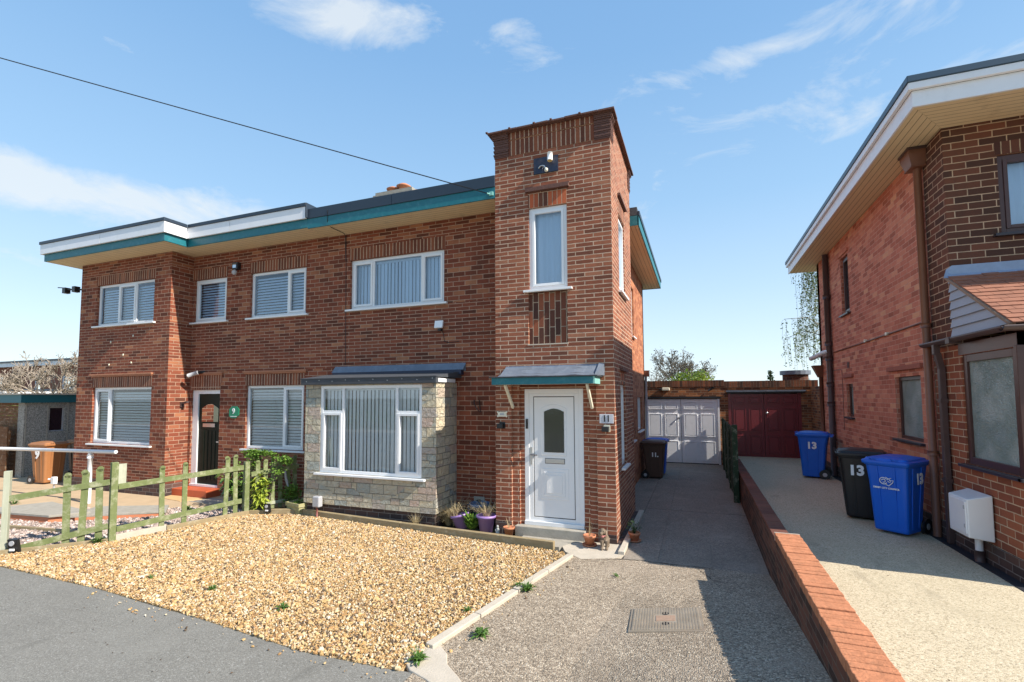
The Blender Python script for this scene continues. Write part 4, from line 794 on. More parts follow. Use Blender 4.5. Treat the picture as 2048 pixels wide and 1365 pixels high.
# ================================================================ HOUSE 13 (right)
H = thing('detached_house', 'red brick house with white fascia, brown windows and tiled lean-to at the right edge', 'house', (4.1, .25, .29))
HW = [(4.45, 5.0, 3.86, 5.08), (4.48, 4.95, 1.70, 2.38), (1.26, 2.22, 1.47, 2.43)]
g = MB(); wall(g, 'W', 4.1, .82, 7.15, .25, 5.66, .2, HW); wall(g, 'B', 7.15, 4.1, 9.5, .25, 5.66, .2); g.build('flank_wall', M_SAL, H)
g = MB(); wall(g, 'W', 4.1, .25, .82, 2.75, 5.66, .2); wall(g, 'F', .25, 4.3, 9.5, 2.75, 5.66, .2, [(4.62, 6.2, 4.09, 5.06)]); g.build('front_wall', M_QUO, H)
g = MB(); wall(g, 'W', 4.1, -1.0, .82, .25, 2.75, .2, [(-.96, .10, 1.34, 2.62)]); wall(g, 'F', -1.0, 4.3, 9.5, .25, 1.34, .2); g.build('bay_wall', M_BAYB, H)
g = MB(); g.box(4.086, 4.1, -1.01, 7.16, .25, .52); g.build('plinth', M_PLI, H)
g = MB(); g.box(9.3, 9.5, -.9, 7.1, .25, 5.6); g.build('party_wall', M_ROOM, H)
for (a, b, z) in ((1.15, 2.45, 2.53), (4.40, 5.08, 2.52)):
    g = MB(); g.box(4.06, 4.11, a, b, z, z+.07); dcx = g.build('drip_course', plain('brick_drip_red', (.34, .11, .07), .85, var=.3, vsc=20), H, bevel=.004)
MB().box(4.07, 4.11, 4.38, 5.1, 5.12, 5.18).build('drip_course', M_SAL, H)
MB().box(4.09, 4.11, 4.65, 4.80, 2.72, 2.84).build('air_brick', M_TILE, H)
window(H, 'W', 4.1, 4.45, 5.0, 3.86, 5.08, [(0, 1, 0, 1, 1)], None, M_BRFR, glass=M_GLASSU, sillmat=M_SILL, sillov=.05)
window(H, 'W', 4.1, 4.48, 4.95, 1.70, 2.38, [(0, 1, 0, 1, 0)], None, M_BRFR, glass=M_TGLASS, sillmat=M_SILL, sillov=.05)
window(H, 'W', 4.1, 1.26, 2.22, 1.47, 2.43, [(0, 1, 0, 1, 0)], None, M_BRFR, glass=M_TGLASS, sillmat=M_SILL, sillov=.05)
window(H, 'W', 4.1, -.96, .10, 1.34, 2.62, [(0, 1, 0, 1, 0)], None, M_BRFR, glass=M_TGLASS, sillmat=M_SILL, fw=.085, dep=.015, sillov=.08)
window(H, 'F', .25, 4.62, 6.2, 4.09, 5.06, [(0, .6, 0, 1, 1), (.6, 1, 0, 1, 0)], 'net', M_BRFR, glass=M_GLASSU, sillmat=M_SILL, fw=.06, dep=.03)
soldierz(H, 'F', .25, 4.6, 6.25, 5.065, 5.22, brickmat('brick_soldier_dark', [(9, .6, .088)], [(0, (.07, .03, .025)), (1, (.16, .06, .04))], (.5, .36, .24), offset=0, weather=.2))
window(H, 'F', -1.0, 4.12, 9.4, 1.34, 2.62, [(0, .25, 0, 1, 0), (.25, .5, 0, 1, 0), (.5, .75, 0, 1, 0), (.75, 1, 0, 1, 0)], None, M_BRFR, glass=M_TGLASS, sillmat=M_SILL, fw=.06, dep=.0)
g = MB(); g.box(4.088, 4.21, -1.008, -.955, 1.30, 2.64); g.build('corner_post', M_BRFR, H, bevel=.006)
g = MB(); g.box(4.1, 9.5, -1.0, -.93, 2.62, 2.76); g.box(4.095, 4.2, -1.0, .15, 2.625, 2.76); g.build('bay_head', M_BRFR, H)
# boarded cheek and tiled lean-to roof
g = MB(); zc = [2.86, 2.97, 3.08, 3.19, 3.30, 3.41, 3.52, 3.60]
yv = lambda z: .25-(3.60-z)*(1.22/.72)
for a, b in zip(zc[:-1], zc[1:]):
    g.quad((4.070, .24, a), (4.070, yv(a)+.0, a), (4.092, yv(b), b), (4.092, .24, b)); g.quad((4.092, .24, a), (4.092, yv(a), a), (4.070, yv(a), a), (4.070, .24, a))
g.build('boarded_cheek', plain('grey_cheek_board', (.34, .36, .42), .5, var=.08, dirt=(.25, .22, .2), dirtk=.1), H)
slope = Vector((0, -1.28, -.76)); nrm = Vector((0, -.76, 1.28)).normalized(); sl = slope.normalized(); Ls = slope.length
g = MB(); nr = 14
for i in range(nr):
    s0 = Ls*i/nr; n0 = 0
    x = 4.05+(.0 if i % 2 == 0 else -.0)
    k = 0
    while x < 9.3:
        wv_ = .165 if not (k == 0 and i % 2) else .083; c = Vector((x+wv_/2, .25, 3.615))+sl*(s0+Ls/nr*.62)+nrm*(.016+random.uniform(-.002, .003))
        g.obox(c, (1, 0, 0), (sl+nrm*.075), (nrm-sl*.075), wv_/2-.002, Ls/nr*.64, .006); x += wv_; k += 1
g.build('roof_tiles', plain('clay_roof_tile', (.30, .12, .07), .75, var=.35, vsc=8, dirt=(.12, .06, .045), dirtk=.2), H)
g = MB(); g.quad((4.06, .25, 3.60), (4.06, -1.03, 2.84), (9.4, -1.03, 2.84), (9.4, .25, 3.60)); g.build('roof_underlay', M_PIPED, H)
g = MB(); c = Vector((4.06, .25, 3.607)); g.bar(c+sl*.02, c+sl*Ls, .05, .03); g.build('verge_mortar', plain('verge', (.30, .2, .14), .9, var=.4, vsc=30), H)
g = MB(); g.quad((4.0, .16, 3.58), (9.4, .16, 3.58), (9.4, .24, 3.64), (4.08, .24, 3.64)); g.quad((4.08, .24, 3.64), (9.4, .24, 3.64), (9.4, .243, 3.76), (4.12, .243, 3.745)); g.quad((4.0, .16, 3.58), (4.08, .24, 3.64), (4.12, .243, 3.745), (4.06, .24, 3.70)); g.build('lead_flashing', plain('bright_lead', (.30, .36, .48), .45, var=.25, vsc=9, bumpk=.5, bsc=12), H)
g = MB()
def gut(p0, p1, r_=.055):
    p0, p1 = Vector(p0), Vector(p1); d = (p1-p0).normalized(); s_ = d.cross(Vector((0, 0, 1))).normalized(); i0 = len(g.v); n = 9
    for p in (p0, p1):
        for j in range(n): a = math.pi*j/(n-1); g.v.append(tuple(p+s_*math.cos(a)*r_+Vector((0, 0, -math.sin(a)*r_))))
        for j in range(n): a = math.pi*j/(n-1); g.v.append(tuple(p+s_*math.cos(a)*(r_-.005)+Vector((0, 0, -math.sin(a)*(r_-.005)))))
    for j in range(n-1):
        g.f += [(i0+j, i0+j+1, i0+2*n+j+1, i0+2*n+j), (i0+n+j+1, i0+n+j, i0+3*n+j, i0+3*n+j+1)]; g.sm += [1, 1]
    g.f += [(i0, i0+2*n, i0+3*n, i0+n), (i0+n-1, i0+2*n-1, i0+4*n-1, i0+3*n-1)]; g.sm += [0, 0]
gut((4.0, .82, 2.83), (4.0, -1.08, 2.83)); gut((3.95, -1.08, 2.828), (9.4, -1.08, 2.828)); gu = g.build('gutter', M_PIPED, H)
for y in (.1, -.9): MB().tube([(4.0, y, 2.768), (4.0, y+.06, 2.768)], .0, 4).build if False else None
g = MB(); g.box(3.94, 4.06, -.03, .06, 2.76, 2.835); g.build('gutter_joint', M_PIPED, gu)
g = MB(); g.box(4.02, 4.085, .46, .53, .30, 2.50); g.bar((4.052, .495, 2.48), (4.01, .47, 2.68), .065, .065, up=(0, 1, 0)); g.box(3.965, 4.035, .44, .50, 2.66, 2.79); dp = g.build('square_downpipe', M_PIPED, H, bevel=.006)
for z in (1.05, 2.05): MB().box(4.012, 4.093, .452, .538, z, z+.05).build('pipe_joint', M_PIPED, dp)
g = MB(); g.tube([(4.035, .82, .30), (4.035, .82, 5.30)], .046, 12); dp = g.build('round_downpipe', M_PIPEB, H)
for z in (1.35, 3.05): MB().tube([(4.035, .82, z), (4.035, .82, z+.06)], .060, 12).build('pipe_collar', M_PIPEB, dp)
g = MB(); g.prism([(3.93, .70), (4.095, .70), (4.095, .94), (3.93, .94)], 5.24, 5.26)
i0 = len(g.v); lo = [(3.94, .71), (4.095, .71), (4.095, .93), (3.94, .93)]; hi_ = [(3.90, .68), (4.095, .68), (4.095, .98), (3.90, .98)]
g.v += [(x, y, 5.25) for x, y in lo]+[(x, y, 5.42) for x, y in hi_]+[(x, y, 5.47) for x, y in hi_]
for k in range(4): g.f += [(i0+k, i0+(k+1) % 4, i0+4+(k+1) % 4, i0+4+k), (i0+4+k, i0+4+(k+1) % 4, i0+8+(k+1) % 4, i0+8+k)]; g.sm += [0, 0]
g.f.append((i0+8, i0+9, i0+10, i0+11)); g.sm.append(0); hp = g.build('rainwater_hopper', M_PIPEB, dp); MB().box(3.885, 4.1, .66, 1.0, 5.47, 5.50).build('hopper_rim', M_PIPED, hp)
g = MB(); g.tube([(4.03, 5.95, .30), (4.03, 5.95, 5.46)], .062, 12); dp = g.build('soil_pipe', M_PIPED, H)
for z in (2.35, 2.95, 3.30, 4.4, 1.9): MB().tube([(4.03, 5.95, z), (4.03, 5.95, z+.10)], .082, 12).build('pipe_collar', M_PIPED, dp)
MB().tube([(4.02, 5.93, 3.17), (3.95, 6.1, 3.15), (3.93, 7.35, 3.10)], .055, 12).build('branch_pipe', M_WHITEP, dp)
g = MB(); g.tube([(4.06, 7.0, .3), (4.06, 7.0, 2.60)], .045, 10); dp = g.build('rear_downpipe', M_PIPEB, H); i0 = 0; g = MB(); lo = [(4.0, 6.94), (4.1, 6.94), (4.1, 7.06), (4.0, 7.06)]; hi_ = [(3.88, 6.84), (4.1, 6.84), (4.1, 7.16), (3.88, 7.16)]
g.v += [(x, y, 2.60) for x, y in lo]+[(x, y, 2.90) for x, y in hi_]; g.f += [(k, (k+1) % 4, 4+(k+1) % 4, 4+k) for k in range(4)]+[(4, 5, 6, 7)]; g.sm += [0]*5; g.build('rear_hopper', M_PIPEB, dp)
g = MB(); g.tube([(4.085, 5.85, 3.13), (4.085, .9, 3.155)], .012, 6); cb = g.build('conduit', M_PIPEB, H)
for y in (.95, 2.4, 3.5): MB().box(4.06, 4.098, y-.03, y+.03, 3.13, 3.18).build('conduit_clip', M_CREAM, cb)
g = MB(); g.tube([(4.09, 7.1, 2.72), (4.09, 5.3, 2.72), (4.09, 5.2, 2.68), (4.09, 5.2, 1.4)], .006, 5); g.build('cable', M_PIPEB, H)
# roof
g = MB(); g.prism([(3.59, -.44), (9.5, -.44), (9.5, 7.85), (3.59, 7.85)], 5.62, 5.77); g.build('flat_roof', M_FELT, H)
g = MB(); g.prism([(3.59, -.44), (9.5, -.44), (9.5, .25), (4.1, .25)], 5.505, 5.52); g.build('front_soffit', M_SOFF, H)
g = MB(); g.prism([(3.59, -.44), (4.098, .25), (4.098, 7.15), (9.5, 7.15), (9.5, 7.85), (3.59, 7.85)], 5.503, 5.518); g.build('flank_soffit', M_SOFL, H)
g = MB(); g.box(3.565, 9.5, -.47, -.44, 5.49, 5.68); g.box(3.565, 3.59, -.44, 7.87, 5.49, 5.68); g.build('fascia', M_FASW, H, bevel=.003)
g = MB(); g.box(3.52, 9.5, -.515, -.47, 5.68, 5.765); g.box(3.52, 3.565, -.47, 7.9, 5.68, 5.765); g.build('upper_fascia', M_FASW, H, bevel=.006)
g = MB(); g.box(3.505, 9.5, -.53, -.40, 5.767, 5.845); g.box(3.505, 3.62, -.40, 7.92, 5.767, 5.845); g.build('roof_edge_trim', plain('blue_grey_trim', (.035, .07, .11), .4), H, bevel=.006)
# ground level strip and meter box
g = MB(); g.box(3.97, 4.085, -4.9, 7.1, .28, .298); struct('black_drip_strip', g, plain('black_bitumen', (.02, .022, .03), .6, bumpk=.3))
g = MB(); tb = thing('gas_meter_box', 'white plastic meter box fixed low on the brick wall beside the brown downpipe', 'meter box', (4.0, -.12, .75))
x0, x1 = 3.80, 4.085
g.v = [(x0+.03, -.55, .56), (x1, -.60, .545), (x1, .33, .545), (x0+.03, .28, .56), (x0, -.55, 1.0), (x1, -.60, 1.10), (x1, .33, 1.10), (x0, .28, 1.0)]
g.v = [(3.85, -.45, .60), (4.085, -.43, .56), (4.085, .08, .56), (3.85, -.03, .60), (3.85, -.45, 1.01), (4.085, -.43, 1.06), (4.085, .08, 1.06), (3.85, -.03, 1.01)]
g.f = [(0, 3, 2, 1), (4, 5, 6, 7), (0, 1, 5, 4), (1, 2, 6, 5), (2, 3, 7, 6), (3, 0, 4, 7)]; g.sm = [0]*6
g.build('box_body', M_UPVC, tb, bevel=.012); MB().box(3.840, 3.852, -.43, -.06, .635, .985).build('box_door', M_UPVC, tb, bevel=.006)
for z in (.70, .90): MB().box(3.834, 3.842, -.42, -.40, z, z+.04).build('catch', M_GREYP, tb)
MB().tube([(4.03, -.22, .60), (4.03, -.22, .42)], .035, 12).build('pipe', M_WHITEP, tb); MB().tube([(4.03, -.22, .42), (4.03, -.22, .29)], .045, 12).build('pipe_sleeve', M_PIPED, tb)
# ================================================================ garages, boundary wall, side fence
def paneldoors(parent, x0, x1, z0, z1, y, mat, nleaf=2):
    wv_ = (x1-x0)/nleaf
    for k in range(nleaf):
        a = x0+k*wv_+.006; b = a+wv_-.012; lf_ = MB().box(a, b, y, y+.05, z0, z1).build('door_leaf', mat, parent)
        hs = [(.03, .35), (.40, .78), (.83, .97)]; H_ = z1-z0
        for (ha, hb) in hs:
            for j in range(2):
                pa = a+(b-a)*(.07+j*.47); pb = a+(b-a)*(.07+j*.47+.38); za, zb = z0+H_*ha+.02, z0+H_*hb-.02
                q = MB(); q.box(pa, pb, y-.024, y, za, za+.026); q.box(pa, pb, y-.024, y, zb-.026, zb); q.box(pa, pa+.026, y-.024, y, za+.026, zb-.026); q.box(pb-.026, pb, y-.024, y, za+.026, zb-.026); q.box(pa+.055, pb-.055, y-.020, y, za+.05, zb-.05)
                q.build('moulded_panel', mat, lf_, bevel=.004)
G = thing('brick_garage', 'flat brick garage with white panelled double doors at the end of the shared drive', 'garage', (.7, 9.3, 0))
g = MB(); wall(g, 'F', 9.3, -.9, 1.92, -.05, 2.44, .22, [(-.53, 1.77, -.05, 2.05)]); wall(g, 'W', -.9, 9.52, 13, -.05, 2.44, .2); g.build('wall', M_GAR, G)
FLIP[0] = True; MB().box(-.9, 1.92, 9.285, 9.52, 2.44, 2.64).build('brick_on_edge_coping', M_GARS, G); FLIP[0] = False
MB().box(-.9, 1.92, 9.5, 13.2, 2.3, 2.4).build('roof', M_FELT, G); MB().box(-.6, 1.85, 9.40, 9.44, -.04, 2.2).build('light_stop_panel', M_BLACK, G); MB().box(-.58, 1.80, 9.25, 9.34, 2.065, 2.13).build('lintel_board', M_BLACK, G)  # black panel added inside to stop light showing through the door gaps
MB().box(-.53, -.46, 9.28, 9.36, .01, 2.05).build('frame_post', M_WPAINT, G); MB().box(1.71, 1.77, 9.28, 9.36, .01, 2.05).build('frame_post', M_WPAINT, G); paneldoors(G, -.46, 1.71, .03, 2.04, 9.31, M_WPAINT)
MB().ell((.56, 9.28, 1.45), (.025, .03, .025)).build('door_knob', M_BLACK, G); MB().tube([(.56, 9.28, 1.45), (.45, 9.27, 1.32)], .01, 6).build('latch', M_METAL, G)
t0 = thing('bulkhead_lamp', 'small white lamp on the brickwork above the white garage doors', 'outdoor lamp', (.18, 9.3, 2.36)); MB().box(.06, .30, 9.20, 9.30, 2.32, 2.42).build('housing', M_CREAM, t0, bevel=.02); MB().box(-.02, .08, 9.25, 9.30, 2.34, 2.39).build('junction', M_BLACK, t0)
MB().tube([(1.62, 9.22, 2.42), (1.45, 9.26, 2.30)], .03, 8).build('security_sensor', M_BLACK, G)
G = thing('brick_garage', 'flat brick garage with wine red panelled double doors behind the blue bin', 'garage', (3.1, 9.3, .25))
g = MB(); wall(g, 'F', 9.3, 1.92, 4.45, .0, 2.40, .22, [(2.02, 4.0, .0, 2.22)]); g.build('wall', M_GAR, G); g = MB(); wall(g, 'W', 4.25, 7.4, 9.28, 0, 2.40, .2); g.build('side_wall', M_GAR, G)
FLIP[0] = True; MB().box(1.92, 4.45, 9.285, 9.52, 2.40, 2.60).build('brick_on_edge_coping', M_GARS, G); FLIP[0] = False
MB().box(1.92, 4.45, 9.5, 13.2, 2.2, 2.3).build('roof', M_FELT, G); MB().box(1.98, 4.1, 9.40, 9.44, .1, 2.3).build('light_stop_panel', M_BLACK, G); MB().box(1.99, 4.10, 9.22, 9.34, 2.225, 2.28).build('lintel_board', M_BLACK, G); MB().box(1.96, 4.12, 9.20, 9.24, 2.27, 2.31).build('lead_drip', M_LEAD, G)  # dark backing panel added behind the leaves, blocks light in their gap
MB().box(2.02, 2.10, 9.29, 9.36, .26, 2.22).build('frame_post', M_WINE, G); MB().box(3.92, 4.0, 9.29, 9.36, .26, 2.22).build('frame_post', M_WINE, G); paneldoors(G, 2.10, 3.92, .29, 2.20, 9.31, M_WINE); MB().ell((3.08, 9.28, 1.62), (.035, .02, .035)).build('lock', M_METAL, G)
g = MB(); g.prism([(3.95+.35*math.cos(a), 9.75+.35*math.sin(a)) for a in [math.pi*2*i/18 for i in range(18)]], 2.3, 2.78); rr = g.build('round_parapet', M_LOW, G); g = MB(); g.prism([(3.95+.42*math.cos(a), 9.75+.42*math.sin(a)) for a in [math.pi*2*i/18 for i in range(18)]], 2.78, 2.90); g.build('lead_top', M_LEAD, rr)
# low wall between the drives
G = thing('low_brick_wall', 'low brick wall with orange rowlock coping dividing the two drives', 'wall', (1.98, -2, 0))
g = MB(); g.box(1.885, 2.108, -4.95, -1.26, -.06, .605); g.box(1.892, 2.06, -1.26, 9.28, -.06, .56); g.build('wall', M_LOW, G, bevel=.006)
g = MB(); y = -4.95; ROWL_ = []
while y < -1.27:
    h = .004*random.uniform(-1, 1); k = random.uniform(-.004, .004); g.box(1.878+k, 2.112+k, y+.0030, min(y+.0685, -1.262), .61, .682+h*1.4); y += .0715
cp_ = g.build('rowlock_coping', plain('orange_coping_brick', (.50, .205, .105), .9, var=.45, vsc=18, dirt=(.22, .12, .07), dirtk=.35, bumpk=.7, bsc=50, spec=.2), G, bevel=.005)
g = MB(); g.box(1.884, 2.106, -4.95, -1.262, .606, .672); g.build('coping_mortar', plain('coping_mortar', (.16, .09, .06), .95), cp_)
g = MB(); y = -1.255
while y < 5.9:
    h = .003*random.uniform(-1, 1); g.box(1.888, 2.064, y+.003, y+.213, .561, .602+h); y += .216
g.build('flat_coping', M_COPE, G, bevel=.005)
MB().box(1.876, 2.114, -1.262, -1.245, .60, .684).build('end_mortar', M_CONCL, G)
G = thing('close_boarded_fence', 'dark green stained board fence standing along the far part of the drive', 'fence', (1.8, 6.3, 0)); 
MB().box(1.77, 1.87, 3.58, 3.68, -.03, 1.56).build('post', M_FENCED, G); y = 3.70
while y < 9.1:
    g = MB(); n_ = 0
    while n_ < 12 and y < 9.1: g.obox((1.815+(n_ % 2)*.006, y+.06, .75), (1, .08, 0), (0, 1, 0), (0, 0, 1), .008, .068, .72+random.uniform(-.02, .02)); y += .12; n_ += 1
    g.build('board_panel', M_FENCED, G)
    if y < 9: MB().box(1.78, 1.86, y-.01, y+.07, -.03, 1.46).build('post', M_FENCED, G); y += .08
# ================================================================ picket fence
G = thing('picket_fence', 'sparse green stained picket fence with missing pales along the gravel', 'fence', (-7, -1.5, 0))
def pk(x, y, z0, z1, dx, dy, mat=None, w_=.075, rnd=True):
    d = Vector((dx, dy, 0)).normalized(); g_ = MB(); n = Vector((-d.y, d.x, 0)); lean = random.uniform(-.03, .03)
    g_.obox((x, y, (z0+z1)/2), d+Vector((0, 0, lean)), n, Vector((0, 0, 1))-d*lean, w_/2, .009, (z1-z0)/2)
    if rnd: g_.tube([Vector((x, y, z1))-n*.009+d*lean*-.0, Vector((x, y, z1))+n*.009], w_/2*.985, 12)
    g_.build('pale', mat or M_FENCE, G)
dA = (.81, .83); dB = (.46, 1.97); dC = (.41, .95)
oA = Vector((.83, -.81, 0)).normalized()*.03; oB = Vector((1.97, -.46, 0)).normalized()*.03
for (x, y, z) in ((-7.517, -2.83, 1.03), (-7.385, -2.69, 1.06), (-7.255, -2.56, 1.10)): pk(x, y, .03, z, *dA, w_=.085)
for (x, y, z) in ((-6.982, -1.83, 1.03), (-6.906, -1.51, 1.05), (-6.756, -.86, 1.08), (-6.722, -.71, 1.09)): pk(x, y, .03, z, *dB)
for (x, y, z) in ((-6.61, -.334, .95), (-6.554, -.205, .955), (-6.50, -.079, .96), (-6.447, .044, .966), (-6.389, .178, .975), (-6.338, .297, .98)): pk(x, y, .05, z, *dC)
def post(x, y, h, mat, w_=.09, ang=0):
    a = Vector((math.cos(ang), math.sin(ang), 0)); b = Vector((-a.y, a.x, 0)); g_ = MB(); g_.obox((x, y, h/2-.02), a, b, (0, 0, 1), w_/2, w_/2, h/2+.02); return g_.build('post', mat, G, bevel=.004)
post(-7.14, -2.44, 1.19, M_FENCE, .085, 1.3); MB().obox((-7.09, -2.36, 1.0), (.46, 1.97, 0), (1.97, -.46, 0), (0, 0, 1), .05, .008, .16).build('worn_board_end', M_FENCEW, G)
post(-6.675, -.52, .98, M_FENCE, .085, 1.3); post(-7.98, -3.30, 1.14, M_FENCEW, .07, .8)
def rail(p0, p1, o_, h=.085, mat=None, n=1):
    g_ = MB(); p0, p1 = Vector(p0)+o_, Vector(p1)+o_
    for i in range(n):
        a = p0.lerp(p1, i/n); b = p0.lerp(p1, (i+1)/n); g_.bar(a, b, .026, h)
    g_.build('rail', mat or M_FENCE, G, bevel=.004)
rail((-7.98, -3.30, .75), (-7.56, -2.87, .83), oA*.6, mat=M_FENCE); rail((-7.56, -2.87, .83), (-7.17, -2.47, .90), oA*.6)
rail((-7.95, -3.27, .03), (-7.17, -2.47, .25), oA*.8); rail((-7.115, -2.40, .82), (-6.69, -.58, .88), oB*.6); rail((-7.115, -2.40, .185), (-6.70, -.60, .28), oB*.6)
oC = Vector((.95, -.41, 0)).normalized()*.02
rail((-6.66, -.44, .735), (-6.31, .36, .80), oC); rail((-6.58, -.26, .15), (-6.31, .36, .18), oC, .06, M_FENCEW)
MB().tube([(-6.40, .13, .80), (-6.405, .12, .70), (-6.39, .14, .55), (-6.37, .17, .42)], .02, 7, radii=[.014, .022, .028, .012]).build('hanging_strap', M_GREYP, G)
# ================================================================ garden of number nine
G = thing('garden_rail', 'pale metal handrail on a single post in front of the left wing', 'handrail', (-10.6, -.9, 0)); MB().tube([(-16.0, -.9, .98), (-9.79, -.9, 1.085)], .036, 12).build('rail', M_WHITEP, G); MB().tube([(-10.6, -.9, 0), (-10.6, -.9, 1.06)], .042, 12).build('post', M_WHITEP, G); MB().tube([(-10.6, -.9, .93), (-10.6, -.9, 1.0)], .055, 12).build('collar', M_WHITEP, G)
g = MB(); g.prism([(-30, -3.4), (-12.2, -3.45), (-11.6, -1.75), (-9.2, -1.0), (-8.3, -.45), (-7.4, -.3), (-6.6, .2), (-6.3, .57), (-9.79, .57), (-9.79, .05), (-13.08, .05), (-13.08, 8), (-30, 8)], -.05, .012); struct('front_path', g, M_SLAB)
g = MB(); g.prism([(-9.70, -.05), (-8.95, -.15), (-8.7, .22), (-9.78, .22)], .0, .022); struct('door_mat_slab', g, plain('ochre_slab', (.58, .38, .18), .9, var=.2))
g = MB(); g.prism([(-8.75, -.1), (-7.6, -.1), (-7.5, .3), (-8.6, .3)], .0, .02); struct('grey_slab', g, M_CONC)
G = thing('raised_slab', 'mossy concrete slab on a course of orange bricks, nearer the white post', 'paving step', (-9.6, -1.9, 0))
g = MB(); g.prism([(-11.2, -2.35), (-9.35, -2.15), (-9.0, -1.72), (-10.7, -1.45)], .11, .15); g.build('slab', M_CONC, G, bevel=.006); g = MB(); g.prism([(-11.15, -2.33), (-9.40, -2.13), (-9.1, -1.75), (-10.6, -1.5)], -.03, .11); g.build('brick_course', plain('orange_brick', (.55, .20, .10), .9, var=.2, vsc=9), G)
G = thing('raised_slab', 'long concrete slab edged with orange brick leading to the front path', 'paving step', (-8.7, -1.3, 0))
g = MB(); g.prism([(-9.2, -1.95), (-7.95, -1.10), (-8.4, -.75), (-9.6, -1.30)], .07, .11); g.build('slab', M_CONC, G, bevel=.006); g = MB(); g.prism([(-9.1, -1.9), (-8.0, -1.12), (-8.4, -.8), (-9.5, -1.3)], -.03, .07); g.build('brick_course', plain('orange_brick_b', (.55, .20, .10), .9, var=.2, vsc=9), G)
g = MB(); g.bar((-11.0, -2.75, .03), (-8.1, -2.35, .03), .05, .06); tag(g.build('timber_strip', M_TIMB, None), 'thin timber strip lying across the pink gravel', 'edging')
# pebble-dashed garage on the left
G = thing('concrete_garage', 'pebble-dashed garage with teal roof edge and brown slatted door at the left edge', 'garage', (-16.2, .5, 0))
g = MB(); wall(g, 'E', -16.2, .5, 5.5, 0, 2.06, .12, [(1.06, 1.42, 1.22, 1.92)]); wall(g, 'F', .5, -16.5, -16.32, 0, 2.06, .12); g.build('wall', M_PEBD, G)
for y in (.52, 1.0, 1.48, 2.2, 3.0): MB().box(-16.23, -16.188, y+.005, y+.03, 0.01, 2.04).build('panel_joint', M_CONC, G)
g = MB(); g.box(-19.7, -16.12, .38, 5.6, 2.05, 2.27); g.build('roof_fascia', plain('deep_teal_paint', (.012, .12, .15), .45), G); MB().box(-19.74, -16.08, .34, 5.64, 2.27, 2.31).build('roof', M_CONCL, G)
window(G, 'E', -16.2, 1.06, 1.42, 1.22, 1.92, [(0, 1, 0, 1, 0)], None, M_GREYP, sill=False, fw=.03, glass=plain('dark_window', (.02, .012, .02), .12, spec=.8))
g = MB()
for i in range(22): g.box(-19.2, -16.5, .55+.01*(i % 2), .62, .02+i*.093, .02+(i+1)*.093-.008)
g.build('slatted_door', M_BROWNW, G)
t0 = thing('timber_board', 'old boarded panel leaning against the slatted garage door', 'board', (-16.9, .3, 0)); g = MB()
for i in range(9): g.obox((-16.95-.02*i*0, .32+.0*i, .12+i*.15), (1, 0, 0), (0, 1, .0), (0, 0, 1), .42-.0*i, .012, .071)
g.build('boards', M_BROWNW, t0); MB().obox((-16.6, .35, .65), (.15, 0, 1), (0, 1, 0), (-1, 0, .15), .65, .015, .04).build('batten', M_BROWNW, t0)
# ================================================================ wheelie bins
def rrect(hx, hy, r_, n=4, cy=0):
    pts = []
    for (sx, sy, a0) in ((1, 1, 0), (-1, 1, 90), (-1, -1, 180), (1, -1, 270)):
        for k in range(n+1): a = R(a0+90*k/n); pts.append((sx*(hx-r_)+r_*math.cos(a), sy*(hy-r_)+r_*math.sin(a)+cy))
    return pts
def loft(g_, secs):
    n = len(secs[0][0]); i0 = len(g_.v)
    for pts, z in secs: g_.v += [(x, y, z(x, y) if callable(z) else z) for x, y in pts]
    for k in range(len(secs)-1):
        for j in range(n): g_.f.append((i0+k*n+j, i0+k*n+(j+1) % n, i0+(k+1)*n+(j+1) % n, i0+(k+1)*n+j)); g_.sm.append(0)
    g_.f.append(tuple(i0+j for j in reversed(range(n)))); g_.sm.append(0); g_.f.append(tuple(i0+(len(secs)-1)*n+j for j in range(n))); g_.sm.append(0)
